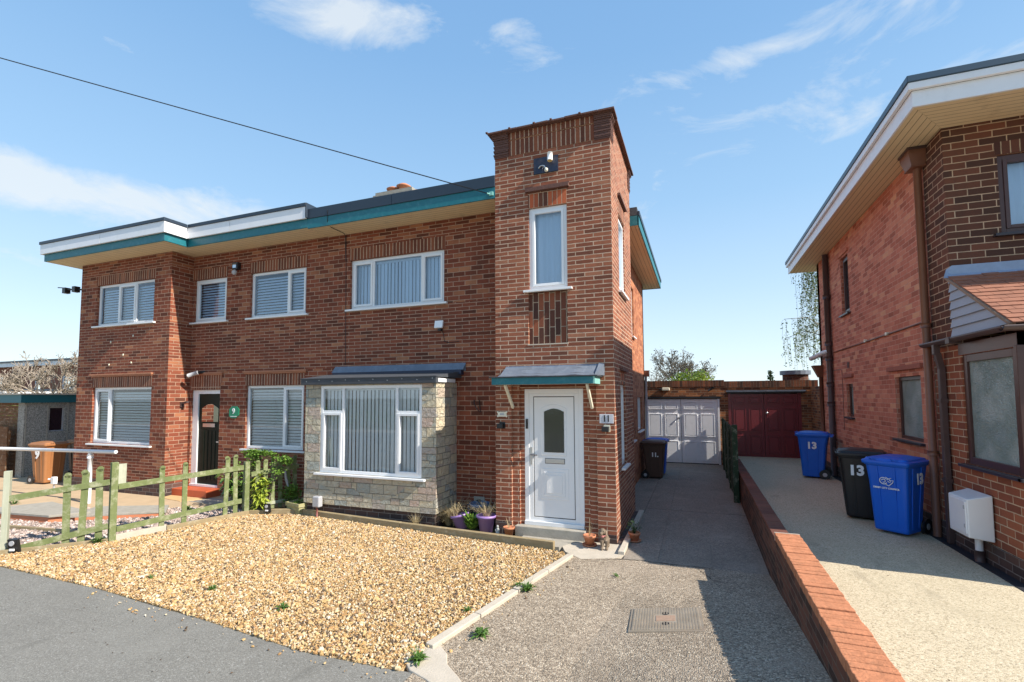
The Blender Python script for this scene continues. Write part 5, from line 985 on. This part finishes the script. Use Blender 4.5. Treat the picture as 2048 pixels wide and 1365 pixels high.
def wheelie(label, loc, rz, body, lid, s=1., numbers=(), wheel_only_back=True, logo=False, group=None, ribs=True, openk=0):
    """front faces local -y, wheels at +y"""
    t_ = thing('wheelie_bin', label, 'wheelie bin', loc, rz, group); g_ = MB(); S_ = s
    loft(g_, [(rrect(.20*S_, .205*S_, .04*S_, cy=.0), .035*S_), (rrect(.205*S_, .215*S_, .045*S_), .06*S_), (rrect(.235*S_, .265*S_, .05*S_, cy=.01*S_), .70*S_), (rrect(.255*S_, .30*S_, .05*S_, cy=.02*S_), .93*S_), (rrect(.27*S_, .315*S_, .05*S_, cy=.02*S_), .935*S_), (rrect(.275*S_, .32*S_, .05*S_, cy=.02*S_), .965*S_)])
    b_ = g_.build('body', body, t_, local=True, bevel=.004)
    if ribs:
        g_ = MB()
        for sx in (-1, 1):
            g_.bar((sx*.085*S_, -.212*S_, .09*S_), (sx*.105*S_, -.284*S_, .925*S_), .022*S_, .012*S_, up=(0, -1, 0)); g_.bar((sx*.206*S_, .09*S_, .09*S_), (sx*.258*S_, .13*S_, .92*S_), .03*S_, .012*S_, up=(sx, 0, 0)); g_.bar((sx*.206*S_, -.09*S_, .09*S_), (sx*.258*S_, -.12*S_, .92*S_), .03*S_, .012*S_, up=(sx, 0, 0))
        g_.build('rib', body, b_, local=True, bevel=.003)
    g_ = MB(); dome = lambda h: (lambda x, y: h-.03*S_*(abs(x)/.3)**2-.015*S_*abs(y)/.3)
    loft(g_, [(rrect(.285*S_, .335*S_, .05*S_, cy=.01*S_), .955*S_), (rrect(.29*S_, .34*S_, .05*S_, cy=.01*S_), .975*S_), (rrect(.29*S_, .34*S_, .05*S_, cy=.01*S_), 1.0*S_), (rrect(.262*S_, .305*S_, .05*S_, cy=.01*S_), 1.012*S_), (rrect(.25*S_, .29*S_, .05*S_, cy=.01*S_), 1.035*S_), (rrect(.21*S_, .24*S_, .07*S_, cy=.01*S_), 1.045*S_), (rrect(.14*S_, .17*S_, .08*S_, cy=.01*S_), 1.062*S_)])
    l_ = g_.build('lid', lid, t_, local=True, bevel=.004)
    g_ = MB()
    for sx in (-1, 1): g_.tube([(sx*.16*S_, -.31*S_, 1.012*S_), (sx*.16*S_, -.335*S_, 1.035*S_), (sx*.10*S_, -.335*S_, 1.035*S_), (sx*.10*S_, -.31*S_, 1.012*S_)], .009*S_, 6)
    g_.build('lid_handle', lid, l_, local=True)
    g_ = MB(); g_.tube([(-.2*S_, .40*S_, .97*S_), (.2*S_, .40*S_, .97*S_)], .016*S_, 8)
    for sx in (-1, 0, 1): g_.box(sx*.19*S_-.012, sx*.19*S_+.012, .32*S_, .405*S_, .945*S_, .985*S_)
    g_.build('handle_bar', body, t_, local=True)
    for sx in (-1, 1):
        w_ = MB().tube([(sx*.20*S_, .235*S_, .10*S_), (sx*.255*S_, .235*S_, .10*S_)], .10*S_, 20).build('wheel', M_BLACK, t_, local=True, bevel=.01); MB().tube([(sx*.255*S_, .235*S_, .10*S_), (sx*.26*S_, .235*S_, .10*S_)], .045*S_, 14).build('hub', M_GREYP, w_, local=True)
    MB().tube([(-.2*S_, .235*S_, .10*S_), (.2*S_, .235*S_, .10*S_)], .012, 8).build('axle', M_BLACK, t_, local=True)
    for (body_, size, face, off, z) in numbers:
        k_ = z/.93; hx = (.205+.05*k_)*S_; hy = (.215+.07*k_)*S_
        if face == 'front': p = (off*S_, -hy-.014*S_, z*S_); r_ = 0
        elif face == 'left': p = (-hx-.014*S_, off*S_, z*S_); r_ = R(-90)
        else: p = (hx+.014*S_, off*S_, z*S_); r_ = R(90)
        o_ = text(body_, size, M_WHT, 'number', t_, p, r_, bold=size*.045)
    return t_

G3 = 'wheelie bins of house 13'
def emblem(t_, s_):
    """white line emblem and a line of small lettering on the front of the bin"""
    g_ = MB(); z0 = .70; yf = lambda z: -(.215+.07*z/.93)*s_-.006
    P = lambda x, z: (x*s_, yf(z0+z), (z0+z)*s_)
    arc = lambda cx, cz, r_, a0, a1, n=12: [P(cx+r_*math.cos(R(a0+(a1-a0)*i/n)), cz+r_*math.sin(R(a0+(a1-a0)*i/n))) for i in range(n+1)]
    g_.tube(arc(-.03, .03, .045, 40, 330), .0055, 5); g_.tube(arc(-.028, .03, .022, -120, 170), .005, 5); g_.tube([P(-.01, -.012), P(.03, -.035), P(.075, .01), P(.09, .045), P(.05, .04), P(.035, .065), P(.01, .045)], .0055, 5)
    g_.tube([P(.0, .085), P(.03, .06), P(.065, .075)], .005, 5); g_.tube([P(.02, .03), P(.045, .015), P(.06, .03)], .005, 5)
    g_.build('emblem', M_WHT, t_, local=True)
    text('DERBY CITY COUNCIL', .030, M_WHT, 'lettering', t_, (0, yf(z0-.07)-.004, (z0-.07)*s_), 0, bold=.0008)
b1 = wheelie('blue wheelie bin with white council emblem, nearest of the bins against the red brick house', (3.64, .90, .295), R(-40.5), M_BLUEB, M_BLUEB, .97, [('13', .19, 'right', .05, .76)], group=G3); emblem(b1, .97)
wheelie('black wheelie bin numbered 13 between the two blue bins', (3.45, 1.70, .295), R(-101.5), M_BLACKB, M_BLACKB, .98, [('13', .20, 'right', -.07, .74)], group=G3)
wheelie('blue wheelie bin numbered 13 standing alone in front of the wine red garage doors', (3.57, 5.66, .295), R(-106), M_BLUEB, M_BLUEB, .98, [('13', .20, 'right', .0, .74)], group=G3)
wheelie('dark brown wheelie bin marked 11 beside the tower house flank wall', (.04, 6.20, .01), R(88), M_BROWND, M_BROWND, .93, [('11.', .15, 'left', -.03, .66)], group='bins beside the flank of the tower house')
wheelie('blue wheelie bin half hidden behind the dark brown bin', (.06, 6.86, .01), R(88), M_BLUEB, M_BLUEB, .93, group='bins beside the flank of the tower house')
wheelie('light brown wheelie bin numbered 9 in the sun at the left wing corner', (-14.42, .25, .014), R(94), M_BROWNB, M_BROWNB, 1.0, [('9', .30, 'left', .0, .74)], group='brown bins beside the pebble-dashed garage')
wheelie('brown wheelie bin in shade behind the bin numbered 9', (-14.5, 1.05, .014), R(92), M_BROWND, M_BROWNB, 1.0, group='brown bins beside the pebble-dashed garage')  # shade is put into the body colour, a darker brown than the lid
t0 = thing('garden_tap', 'white plastic water butt tap box low beside the picket fence in the left garden', 'tap box', (-12.6, -.5, .2)); MB().box(-12.66, -12.55, -.55, -.47, .22, .38).build('box', M_UPVC, t0, bevel=.01); MB().tube([(-12.62, -.5, 0), (-12.62, -.5, .23)], .02, 8).build('stand_pipe', M_GREYP, t0); MB().tube([(-12.66, -.5, .30), (-12.80, -.52, .32)], .02, 6).build('hose_stub', M_WHITEP, t0)
# ================================================================ solar lights, pots, ornaments
def solar(x, y, z, rz, s_, lab):
    t_ = thing('solar_light', lab, 'solar light', (x, y, z), rz, 'black solar spotlights along the fence')
    g_ = MB(); g_.obox((0, 0, .10*s_), (1, 0, 0), (0, 1, .18), (0, -.18, 1), .062*s_, .018*s_, .085*s_); g_.build('housing', M_BLACK, t_, local=True, bevel=.006)
    MB().tube([(0, -.02*s_-.012, .135*s_), (0, -.03*s_-.012, .135*s_)], .030*s_, 14).build('lens', M_GREYP, t_, local=True); MB().box(-.028*s_, .028*s_, -.030*s_-.004, -.02*s_, .045*s_, .070*s_).build('sensor', M_UPVC, t_, local=True); MB().tube([(0, 0, -.06), (0, 0, .04*s_)], .01, 6).build('stake', M_BLACK, t_, local=True)
solar(-7.80, -3.27, .0, R(20), 1.15, 'larger black solar spotlight at the foot of the bleached fence post'); solar(-6.25, -.42, .05, R(12), .95, 'smaller black solar spotlight where the timber edging meets the fence')
def pot(lab, x, y, z, r_, h, mat, rimh=.03, saucer=True, square=False, tilt=0, name='flower_pot', group=None):
    t_ = thing(name, lab, 'plant pot', (x, y, z), 0, group); g_ = MB()
    g_.lathe((0, 0, 0), [(r_*.66, .012), (r_*.90, h-rimh), (r_*1.02, h-rimh), (r_*1.06, h), (r_*.94, h), (r_*.90, h-.02)], 22); b_ = g_.build('pot', mat, t_, local=True)
    MB().lathe((0, 0, 0), [(r_*.85, h-.03), (r_*.2, h-.024)], 14).build('soil', M_EARTH, t_, local=True)
    if saucer: MB().lathe((0, 0, 0), [(r_*.8, 0), (r_*1.12, .006), (r_*1.2, .024), (r_*1.14, .024), (r_*1.0, .012)], 22).build('saucer', mat, t_, local=True)
    if tilt: t_.rotation_euler = (0, tilt, 0)
    return t_
t0 = pot('terracotta pot with dry stems left of the concrete doorstep', -1.63, -.13, .0, .085, .15, M_TERR, saucer=False, group='terracotta pots round the door'); blades(MB(), (0, 0, .12), 12, .20, .10, .007).build('stems', M_STRAW, t0, local=True)
t0 = pot('terracotta pot in a saucer between the doorstep and the dog statue', -.36, -.20, .016, .088, .15, M_TERR, group='terracotta pots round the door'); blades(MB(), (0, 0, .12), 14, .30, .11, .006).build('stems', M_STRAW, t0, local=True)
t0 = pot('terracotta pot with a wispy green plant at the tower flank', .215, .25, .012, .085, .13, M_TERR, group='terracotta pots round the door'); g = blades(MB(), (0, 0, .1), 60, .26, .14, .005); leaves(g, (0, 0, .2), (.12, .12, .1), 130, .022).build('plant', M_LEAFD, t0, local=True)
PG = 'purple pots in the bed beside the stone bay'
t0 = pot('purple pot leaning under dry trailing stems nearest the stone bay', -2.50, .02, .0, .15, .24, M_PURP, .035, False, tilt=R(-14), group=PG)
g = MB(); blades(g, (-.10, -.02, .2), 170, .42, .50, .010, 4, 1.0); blades(g, (-.28, .08, .08), 120, .34, .34, .008, 4, .8).build('dry_stems', M_STRAW, t0, local=True)
t0 = pot('paler purple pot next to the tower corner', -2.06, -.02, .0, .155, .27, M_PURP, .035, False, group=PG); blades(MB(), (0, .02, .22), 110, .40, .38, .009, 4, .8).build('dry_stems', M_STRAW, t0, local=True)
t0 = pot('blue-grey glazed pot with ring handles behind the purple pots', -2.36, .38, .0, .17, .36, M_BLUEP, .06, False)
for sx in (-1, 1): MB().tube([(sx*(.17+.05*math.sin(a)), 0, .28+.05*math.cos(a)) for a in [i*math.pi/8 for i in range(-1, 10)]], .012, 6).build('ring_handle', M_BLUEP, t0, local=True)
t0 = thing('green_plant', 'fresh green leafy clump between the two purple pots', 'plant', (-2.30, -.06, 0)); g = MB()
for i in range(80):
    a = random.uniform(0, 6.28); L_ = random.uniform(.12, .26); d = Vector((math.cos(a)*.6, math.sin(a)*.6, 1)).normalized(); s_ = d.cross(Vector((0, 0, 1))).normalized()*.028; o = Vector((random.uniform(-.05, .05), random.uniform(-.04, .04), .02+random.uniform(0, .12))); g.quad(o, o+d*L_*.5+s_, o+d*L_+Vector((math.cos(a), math.sin(a), -.6))*.05, o+d*L_*.5-s_)
g.build('leaves', M_LEAFG, t0, local=True)
def shrublet(lab, x, y, z, n, h, sp, mat, seed=0, wid=.006, name='dry_plant', cat='plant', lv=0, lmat=None, group=None):
    t_ = thing(name, lab, cat, (x, y, z), 0, group); blades(MB(), (0, 0, 0), n, h, sp, wid, 4, .4).build('stems', mat, t_, local=True)
    if lv: leaves(MB(), (0, 0, h*.55), (sp*.6, sp*.6, h*.45), lv, .035, shell=0).build('leaves', lmat, t_, local=True)
    return t_
shrublet('tuft of dry lavender stems growing at the foot of the stone bay', -3.22, -.25, .02, 80, .27, .18, M_STRAW, wid=.008); shrublet('small dry twiggy plant at the right corner of the stone bay', -2.72, .15, .0, 90, .42, .26, M_STRAW, wid=.008)
# dog statue
t0 = thing('dog_statue', 'brown and white stone spaniel statue with pink collar by the tower corner', 'garden ornament', (-.14, -.26, .014), R(10))
dm = plain('dog_stone', (.17, .125, .085), .85, var=.5, vsc=30, dirt=(.6, .55, .45), dirtk=.22)
g = MB(); g.ell((.02, .03, .125), (.055, .095, .062), 12, 8, .03); g.ell((.0, -.035, .165), (.048, .05, .07), 12, 8, .03)
for (x, y, l) in ((-.03, -.06, .13), (.035, -.055, .13), (-.02, .10, .12), (.055, .10, .12)): g.tube([(x, y, l), (x, y-.005, .05), (x, y-.012, .018)], .02, 9, radii=[.03, .019, .024]); g.ell((x, y-.022, .018), (.022, .032, .018), 8, 6)
g.ell((-.02, -.075, .255), (.045, .05, .045), 12, 8, .02); g.ell((-.04, -.125, .235), (.026, .035, .024), 10, 6); g.tube([(.03, .12, .15), (.04, .155, .20), (.045, .16, .26)], .012, 7, radii=[.016, .012, .006])
b_ = g.build('body', dm, t0, local=True); rm = b_.modifiers.new('remesh', 'REMESH'); rm.mode = 'VOXEL'; rm.voxel_size = .006; rm.use_smooth_shade = True
g = MB(); g.ell((-.063, -.06, .225), (.016, .028, .05), 9, 7, .04); g.ell((.027, -.07, .225), (.016, .028, .05), 9, 7, .04); g.build('ear', plain('dog_ear', (.26, .19, .13), .9, var=.3, vsc=40), b_, local=True)
MB().ell((-.05, -.158, .242), (.009, .008, .007), 8, 6).build('nose', M_BLACK, b_, local=True); g = MB(); g.ell((-.048, -.112, .268), (.007, .006, .007), 8, 6); g.ell((-.006, -.116, .268), (.007, .006, .007), 8, 6); g.build('eyes', M_BLACK, b_, local=True)
g = MB(); g.tube([(-.01+.045*math.cos(a), -.055+.045*math.sin(a), .205+.008*math.sin(a)) for a in [i*math.pi/6 for i in range(13)]], .009, 6); g.ell((-.02, -.108, .19), (.02, .01, .016), 8, 6); g.build('collar', plain('pink_collar', (.45, .18, .16), .7), b_, local=True)
t0 = thing('garden_figure', 'tiny grey stone figure beside the left terracotta pot', 'garden ornament', (-1.83, -.10, .0)); g = MB(); g.ell((0, 0, .035), (.035, .03, .035), 9, 7, .08); g.ell((0, 0, .085), (.026, .022, .032), 9, 7, .06); g.ell((0, -.004, .13), (.021, .02, .022), 9, 7); g.ell((-.03, -.01, .07), (.01, .012, .022), 7, 5); g.ell((.03, -.01, .07), (.01, .012, .022), 7, 5); b_ = g.build('body', plain('speckled_stone', (.42, .42, .40), .9, var=.8, vsc=60), t0, local=True); rm = b_.modifiers.new('remesh', 'REMESH'); rm.mode = 'VOXEL'; rm.voxel_size = .005
# wooden planter
t0 = thing('wooden_planter', 'square tapering planter of pale green boards at the left foot of the stone bay', 'planter', (-5.83, -.02, 0), R(-12)); g = MB()
for k in range(3):
    z0, z1 = .02+k*.068, .02+(k+1)*.068-.004; r0 = .16+.012*k*1.6
    for (sx, sy) in ((0, -1), (0, 1), (1, 0), (-1, 0)):
        if sx == 0: g.box(-r0-.012, r0+.012, sy*r0-.012, sy*r0+.012, z0, z1)
        else: g.box(sx*r0-.012, sx*r0+.012, -r0+.013, r0-.013, z0, z1)
g.build('boards', woodmat('planter_wood', (.46, .42, .22), (.28, .26, .12), (1, 1, 6)), t0, local=True, bevel=.004); MB().box(-.16, .16, -.16, .16, .15, .18).build('soil', M_EARTH, t0, local=True)
g = blades(MB(), (0, 0, .17), 50, .14, .16, .006); blades(g, (.05, 0, .17), 20, .2, .12, .006).build('dry_stems', M_STRAW, t0, local=True); leaves(MB(), (0, 0, .21), (.15, .14, .04), 220, .032, shell=0).build('leaves', M_LEAFG, t0, local=True)
# shrubs at the fence
t0 = thing('variegated_shrub', 'yellow-green spotted laurel growing through the picket fence by the post', 'shrub', (-6.60, -.30, 0)); g = MB()
def bigleaf(g_, o, d, L_, w_, droop=.35):
    d = Vector(d).normalized(); s_ = d.cross(Vector((0, 0, 1))); s_ = (s_ if s_.length > .01 else Vector((1, 0, 0))).normalized()*w_; m_ = o+d*L_*.5+Vector((0, 0, .01)); e = o+d*L_+Vector((0, 0, -droop*L_)); up_ = Vector((0, 0, .18*w_))
    g_.quad(o, m_+s_+up_, e, m_); g_.quad(o, m_, e, m_-s_+up_)
stm = MB()
for (dx, dy, hh) in ((0, 0, .66), (.10, .06, .50), (-.10, .08, .45), (.05, -.06, .36), (-.05, -.02, .55), (.14, -.02, .26)):
    stm.tube([(0, 0, 0), (dx*.6, dy*.6, hh*.5), (dx, dy, hh)], .008, 5); z = .10
    while z < hh:
        for k in range(5): a = random.uniform(0, 6.28); t_ = z/hh; bigleaf(g, Vector((dx*t_, dy*t_, z)), (math.cos(a), math.sin(a), random.uniform(-.1, .7)), random.uniform(.12, .2), random.uniform(.022, .034))
        z += .05
    for k in range(7): a = k*.9; bigleaf(g, Vector((dx, dy, hh)), (math.cos(a), math.sin(a), 1.1), .14, .026, .1)
g.build('leaves', M_LEAFY, t0, local=True); stm.build('stems', M_BARK, t0, local=True)
t0 = thing('climbing_shrub', 'loose light green climber against the brick under the lower left window', 'shrub', (-6.95, -.12, 0)); g = MB(); stm = MB(); tips = []
for k in range(9): branch(stm, tips, Vector((random.uniform(-.1, .4), random.uniform(-.06, .06), 0)), Vector((random.uniform(-.3, .5), 0, 1)).normalized(), .55, .010, 2, .6, .15, 3, .6, 3, 5)
for (q, d) in tips: leaves(g, q, (.09, .08, .07), 12, .042, shell=0)
for (c, r_, n) in (((-.05, 0, 1.08), (.24, .1, .09), 320), ((.28, -.02, 1.10), (.28, .1, .06), 240), ((.80, 0, .98), (.17, .08, .09), 220), ((.08, -.03, .90), (.12, .08, .18), 220), ((.5, 0, 1.02), (.2, .05, .04), 60)): leaves(g, c, r_, n, .045, shell=0)
stm.build('branches', M_BARK, t0, local=True); g.build('leaves', M_LEAFG, t0, local=True)
t0 = thing('dark_laurel', 'broad dark green laurel between the red doorstep and the picket fence', 'shrub', (-7.2, -.22, 0)); t0.scale = (1.15, 1.1, 1.1); g = MB(); stm = MB()
for k in range(12):
    a = random.uniform(0, 6.28); rr_ = random.uniform(.05, .42); tip = Vector((math.cos(a)*rr_*1.15-.05, math.sin(a)*rr_*.5, random.uniform(.3, .72))); stm.tube([(0, 0, 0), tip*.5+Vector((0, 0, .06)), tip], .009, 5)
    for j in range(17): t_ = random.uniform(.25, 1); b_ = random.uniform(0, 6.28); bigleaf(g, tip*t_+Vector((0, 0, .04)), (math.cos(b_), math.sin(b_), random.uniform(-.3, .6)), random.uniform(.12, .20), random.uniform(.024, .036), .45)
g.build('leaves', leafmat('glossy_laurel_leaves', (.03, .085, .02), (.20, .33, .06), .3, .15), t0, local=True); stm.build('stems', M_BARK, t0, local=True)
t0 = thing('low_shrub', 'bright small-leaved bush at the right end of the picket fence', 'shrub', (-6.25, .12, 0)); g = MB()
for (c, r_, n) in (((0, 0, .32), (.26, .12, .13), 420), ((.1, -.05, .42), (.14, .08, .08), 130), ((-.15, 0, .2), (.15, .1, .12), 130)): leaves(g, c, r_, n, .04, shell=0)
g.build('leaves', M_LEAFG, t0, local=True); blades(MB(), (0, 0, 0), 30, .42, .22, .008, 4, .1).build('stems', M_BARK, t0, local=True)
# weeds
WEED = [(-.66, -2.05, .10, 90, 'largest weed growing against the concrete edging halfway down the gravel'), (-.78, -2.02, .08, 70, 'weed rosette in the gravel just left of the largest edging weed'), (-1.05, -2.75, .06, 50, 'small weed by the edging near the lower end of the gravel'), (-.72, -3.16, .10, 110, 'bushy weed on the drive side of the concrete edging'), (-1.02, -3.72, .10, 90, 'tall grassy weed in the broken concrete at the gravel corner'), (-2.83, -3.35, .08, 80, 'lone weed in the front of the gravel left of centre'), (-3.95, -3.25, .07, 50, 'sparse grassy weed near the asphalt edge at the left'), (-4.98, -3.25, .06, 40, 'thin weed at the left end of the gravel'), (.18, -1.28, .045, 50, 'little green weed alone in the aggregate drive'), (-7.22, -2.56, .12, 150, 'round green weed at the foot of the tall fence post'), (-8.05, -.62, .12, 60, 'straggly plant on the path behind the picket fence'), (-11.9, -1.5, .1, 60, 'low weed in the paving near the white handrail post')]
for (x, y, h, n, lab) in WEED:
    t0 = thing('weed', lab, 'weed', (x, y, .02), 0, 'weeds in the gravel and paving'); g = MB()
    for i in range(n//3):
        a = random.uniform(0, 6.28); L_ = h*random.uniform(.6, 1.2); bigleaf(g, Vector((random.uniform(-.02, .02), random.uniform(-.02, .02), 0)), (math.cos(a), math.sin(a), random.uniform(.2, 1.4)), L_, L_*.13, .2)
    blades(g, (0, 0, 0), int(n*.3*random.uniform(.3, 1.6)), h*random.uniform(1.1, 1.8), h*1.2, .006, 3, .6)
    leaves(g, (random.uniform(-.3, .3)*h, random.uniform(-.3, .3)*h, h*.35), (h*random.uniform(.4, .8), h*random.uniform(.4, .8), h*.3), n//2, h*.2, shell=0).build('leaves', M_WEED, t0, local=True)
# ================================================================ background
t0 = thing('weeping_birch', 'weeping silver birch with hanging leafy twigs beyond the right-hand house', 'tree', (6.45, 16.5, 0)); g = MB(); tips = []
g.tube([(0, 0, 0), (.05, 0, 3), (-.1, .1, 6), (.0, 0, 9.2)], .15, 8, radii=[.17, .13, .09, .03])
arms = []
for k in range(26):
    z = random.uniform(3.8, 8.8); a = random.uniform(0, 6.28); L_ = random.uniform(.9, 2.5); o = Vector((0, 0, z)); e = Vector((math.cos(a)*L_, math.sin(a)*L_, z+random.uniform(.1, .7))); m_ = (o+e)/2+Vector((0, 0, .35)); g.tube([o, m_, e], .02, 5, cap=False, radii=[.035, .02, .008]); arms += [m_.lerp(e, t_) for t_ in (.2, .45, .7, 1)]
g.build('trunk', M_PALEW, t0, local=True); tw = MB(); lf_ = MB()
for q in arms:
    for k in range(3):
        L_ = random.uniform(.7, 2.3); p = q+Vector((random.uniform(-.2, .2), random.uniform(-.2, .2), 0)); pts = [q, p+Vector((0, 0, -.1))]
        for j in range(6): p = p+Vector((random.uniform(-.05, .05), random.uniform(-.05, .05), -L_/6)); pts.append(p)
        tw.tube(pts, .004, 3, cap=False)
        for j in range(int(L_*16)): c = pts[1].lerp(pts[-1], random.random()); leaves(lf_, c, (.05, .05, .05), 1, .07, shell=0, down=.6)
tw.build('hanging_twigs', M_BARK, t0, local=True); lf_.build('crown', M_LEAFB, t0, local=True)
def baretree(lab, loc, h, r_, depth, spread, cr_, budn, mat=M_BARK, group=None, kids=3, fan=5, budmat=M_LEAFB, bs=.12, kind='bare_tree'):
    t_ = thing(kind, lab, 'tree', loc, 0, group); g_ = MB(); tips_ = []
    g_.tube([(0, 0, 0), (0, 0, h*.3)], r_, 8, radii=[r_*1.2, r_]); g2 = MB()
    for k in range(fan): a = 6.28*k/fan+random.uniform(-.3, .3); branch(g2, tips_, Vector((0, 0, h*.3)), Vector((math.cos(a)*cr_, math.sin(a)*cr_, 1)).normalized(), h*.30, r_*.6, depth, spread, .12, 3, .70, kids, 6)
    g_.build('trunk', mat, t_, local=True); c_ = g2.build('crown', mat, t_, local=True); lf2 = MB()
    for (q, d) in tips_: leaves(lf2, q, (.25, .25, .2), budn, bs, shell=0)
    if budn: lf2.build('buds', budmat, c_, local=True)
    return t_
random.seed(21); MINR[0] = .016
baretree('bare domed tree with fine grey twigs far beyond the garage wall', (-.1, 44, 0), 6.1, .2, 5, .40, .85, 1, kids=3, fan=8, bs=.16, budmat=M_BARK)
baretree('smaller bare tree left of the domed tree beyond the garage wall', (-2.9, 40, -.4), 4.6, .12, 4, .5, .6, 2, kids=3, fan=5, budmat=M_BARK)
baretree('sprawling bare tree with pale twigs in front of the distant brick houses', (-31.4, 8.2, 0), 4.6, .10, 5, .48, .95, 1, plain('pale_twig', (.36, .30, .24), .9, var=.2), kids=3, fan=6, bs=.055, budmat=M_BARK)
t0 = thing('green_bush', 'bright yellow-green bush peeping over the white garage', 'bush', (.9, 17, 0)); g = MB()
for (c, r_, n) in (((0, 0, 2.35), (1.3, .8, 1.0), 1500), ((-.5, 0, 2.6), (.5, .5, .7), 400), ((.35, 0, 2.7), (.6, .5, .75), 500)): leaves(g, c, r_, n, .13, shell=.3)
g.build('leaves', M_LEAFY, t0, local=True); MB().tube([(0, 0, 0), (0, 0, 2.4)], .08, 6).build('stem', M_BARK, t0, local=True)
def conifer(lab, loc, h, w_):
    t_ = thing('conifer', lab, 'tree', loc, 0, 'small far conifers over the red garage'); g_ = MB()
    for k in range(10): z = h*(.35+.65*k/10); leaves(g_, (0, 0, z), (w_*(1.05-k/10), w_*(1.05-k/10), h*.06), 60, .16, shell=0)
    g_.build('crown', M_LEAFD, t_, local=True); MB().tube([(0, 0, 0), (0, 0, h)], .06, 6).build('trunk', M_BARK, t_, local=True)
conifer('small dark conifer tip above the wine red garage, near its middle', (6.3, 34, 0), 4.05, .9); conifer('smaller conifer tip above the wine red garage near the round parapet', (8.6, 34, 0), 3.85, .7)
g = MB()
for i in range(46): leaves(g, (-60+i*3.2, 46+random.uniform(-2, 2), 1.1), (2.4, 1.4, 1.5+random.uniform(0, .6)), 90, .4, shell=.2)
tag(g.build('far_hedges', M_LEAFD, None), 'low line of far-off hedges and bushes behind the gardens', 'hedge', kind='stuff')
g = MB()
for i in range(11): leaves(g, (-34+i*.9, 7.6-i*.12, 1.25), (.7, .4, .95), 170, .13, shell=.2)
tag(g.build('garden_hedge', M_LEAFG, None), 'green garden hedge below the pale bare tree at the left edge', 'hedge')
# houses far left
H = thing('distant_house', 'distant flat-roofed brick house with white fascia behind the pale bare tree', 'house', (-62, 20, 0))
g = MB(); wall(g, 'F', 20, -75, -50, 0, 5.3, .3, [(-58.6, -57.6, 1.6, 4.5), (-54.2, -52.2, 3.0, 4.3), (-66, -64, 3.2, 4.4)]); wall(g, 'E', -50, 20.3, 29, 0, 5.3, .3); g.build('wall', plain('distant_brick', (.30, .12, .075), .9, var=.25, vsc=.8), H)
MB().box(-75.5, -49.6, 19.5, 29, 5.3, 5.7).build('fascia', M_FASW, H); MB().box(-75.6, -49.5, 19.4, 29, 5.7, 5.85).build('roof', M_TRIM, H)
window(H, 'F', 20, -58.6, -57.6, 1.6, 4.5, [(0, 1, 0, .5, 0), (0, 1, .5, 1, 0)], None, fw=.12); window(H, 'F', 20, -54.2, -52.2, 3.0, 4.3, [(0, .35, 0, 1, 1), (.35, .65, 0, 1, 0), (.65, 1, 0, 1, 1)], None, fw=.12); window(H, 'F', 20, -66, -64, 3.2, 4.4, [(0, .5, 0, 1, 1), (.5, 1, 0, 1, 0)], None, fw=.12)
c_ = MB().box(-55.6, -53.6, 22, 23.2, 5.8, 7.3).build('chimney', plain('buff_brick', (.42, .33, .24), .9, var=.2), H); MB().lathe((-54.6, 22.5, 7.3), [(.3, 0), (.25, .5), (.3, .55)], 10).build('chimney_pot', M_TERR, c_)
H = thing('distant_outbuilding', 'low brick outbuilding with dark flat roof at the far left edge', 'outbuilding', (-52, 14, 0)); MB().box(-66, -49, 14, 17, 0, 2.55).build('wall', plain('outbuilding_brick', (.40, .24, .17), .9, var=.2), H); MB().box(-66.4, -48.6, 13.6, 17.3, 2.55, 2.75).build('white_edge', M_FASW, H); MB().box(-66.4, -48.6, 13.6, 17.3, 2.75, 2.95).build('roof', M_TRIM, H)

g = MB()
for i in range(70): leaves(g, (-30+i*.75, -20.5+random.uniform(-.2, .2), .75), (.6, .45, .85), 90, .13, shell=.2)
tag(g.build('street_hedge', M_LEAFG, None), 'clipped garden hedge on the far side of the road', 'hedge')
g = MB(); g.quad((-60, -20, .0), (60, -20, .0), (60, -18, .0), (-60, -18, .0)); struct('far_footway', g, M_CONCL)
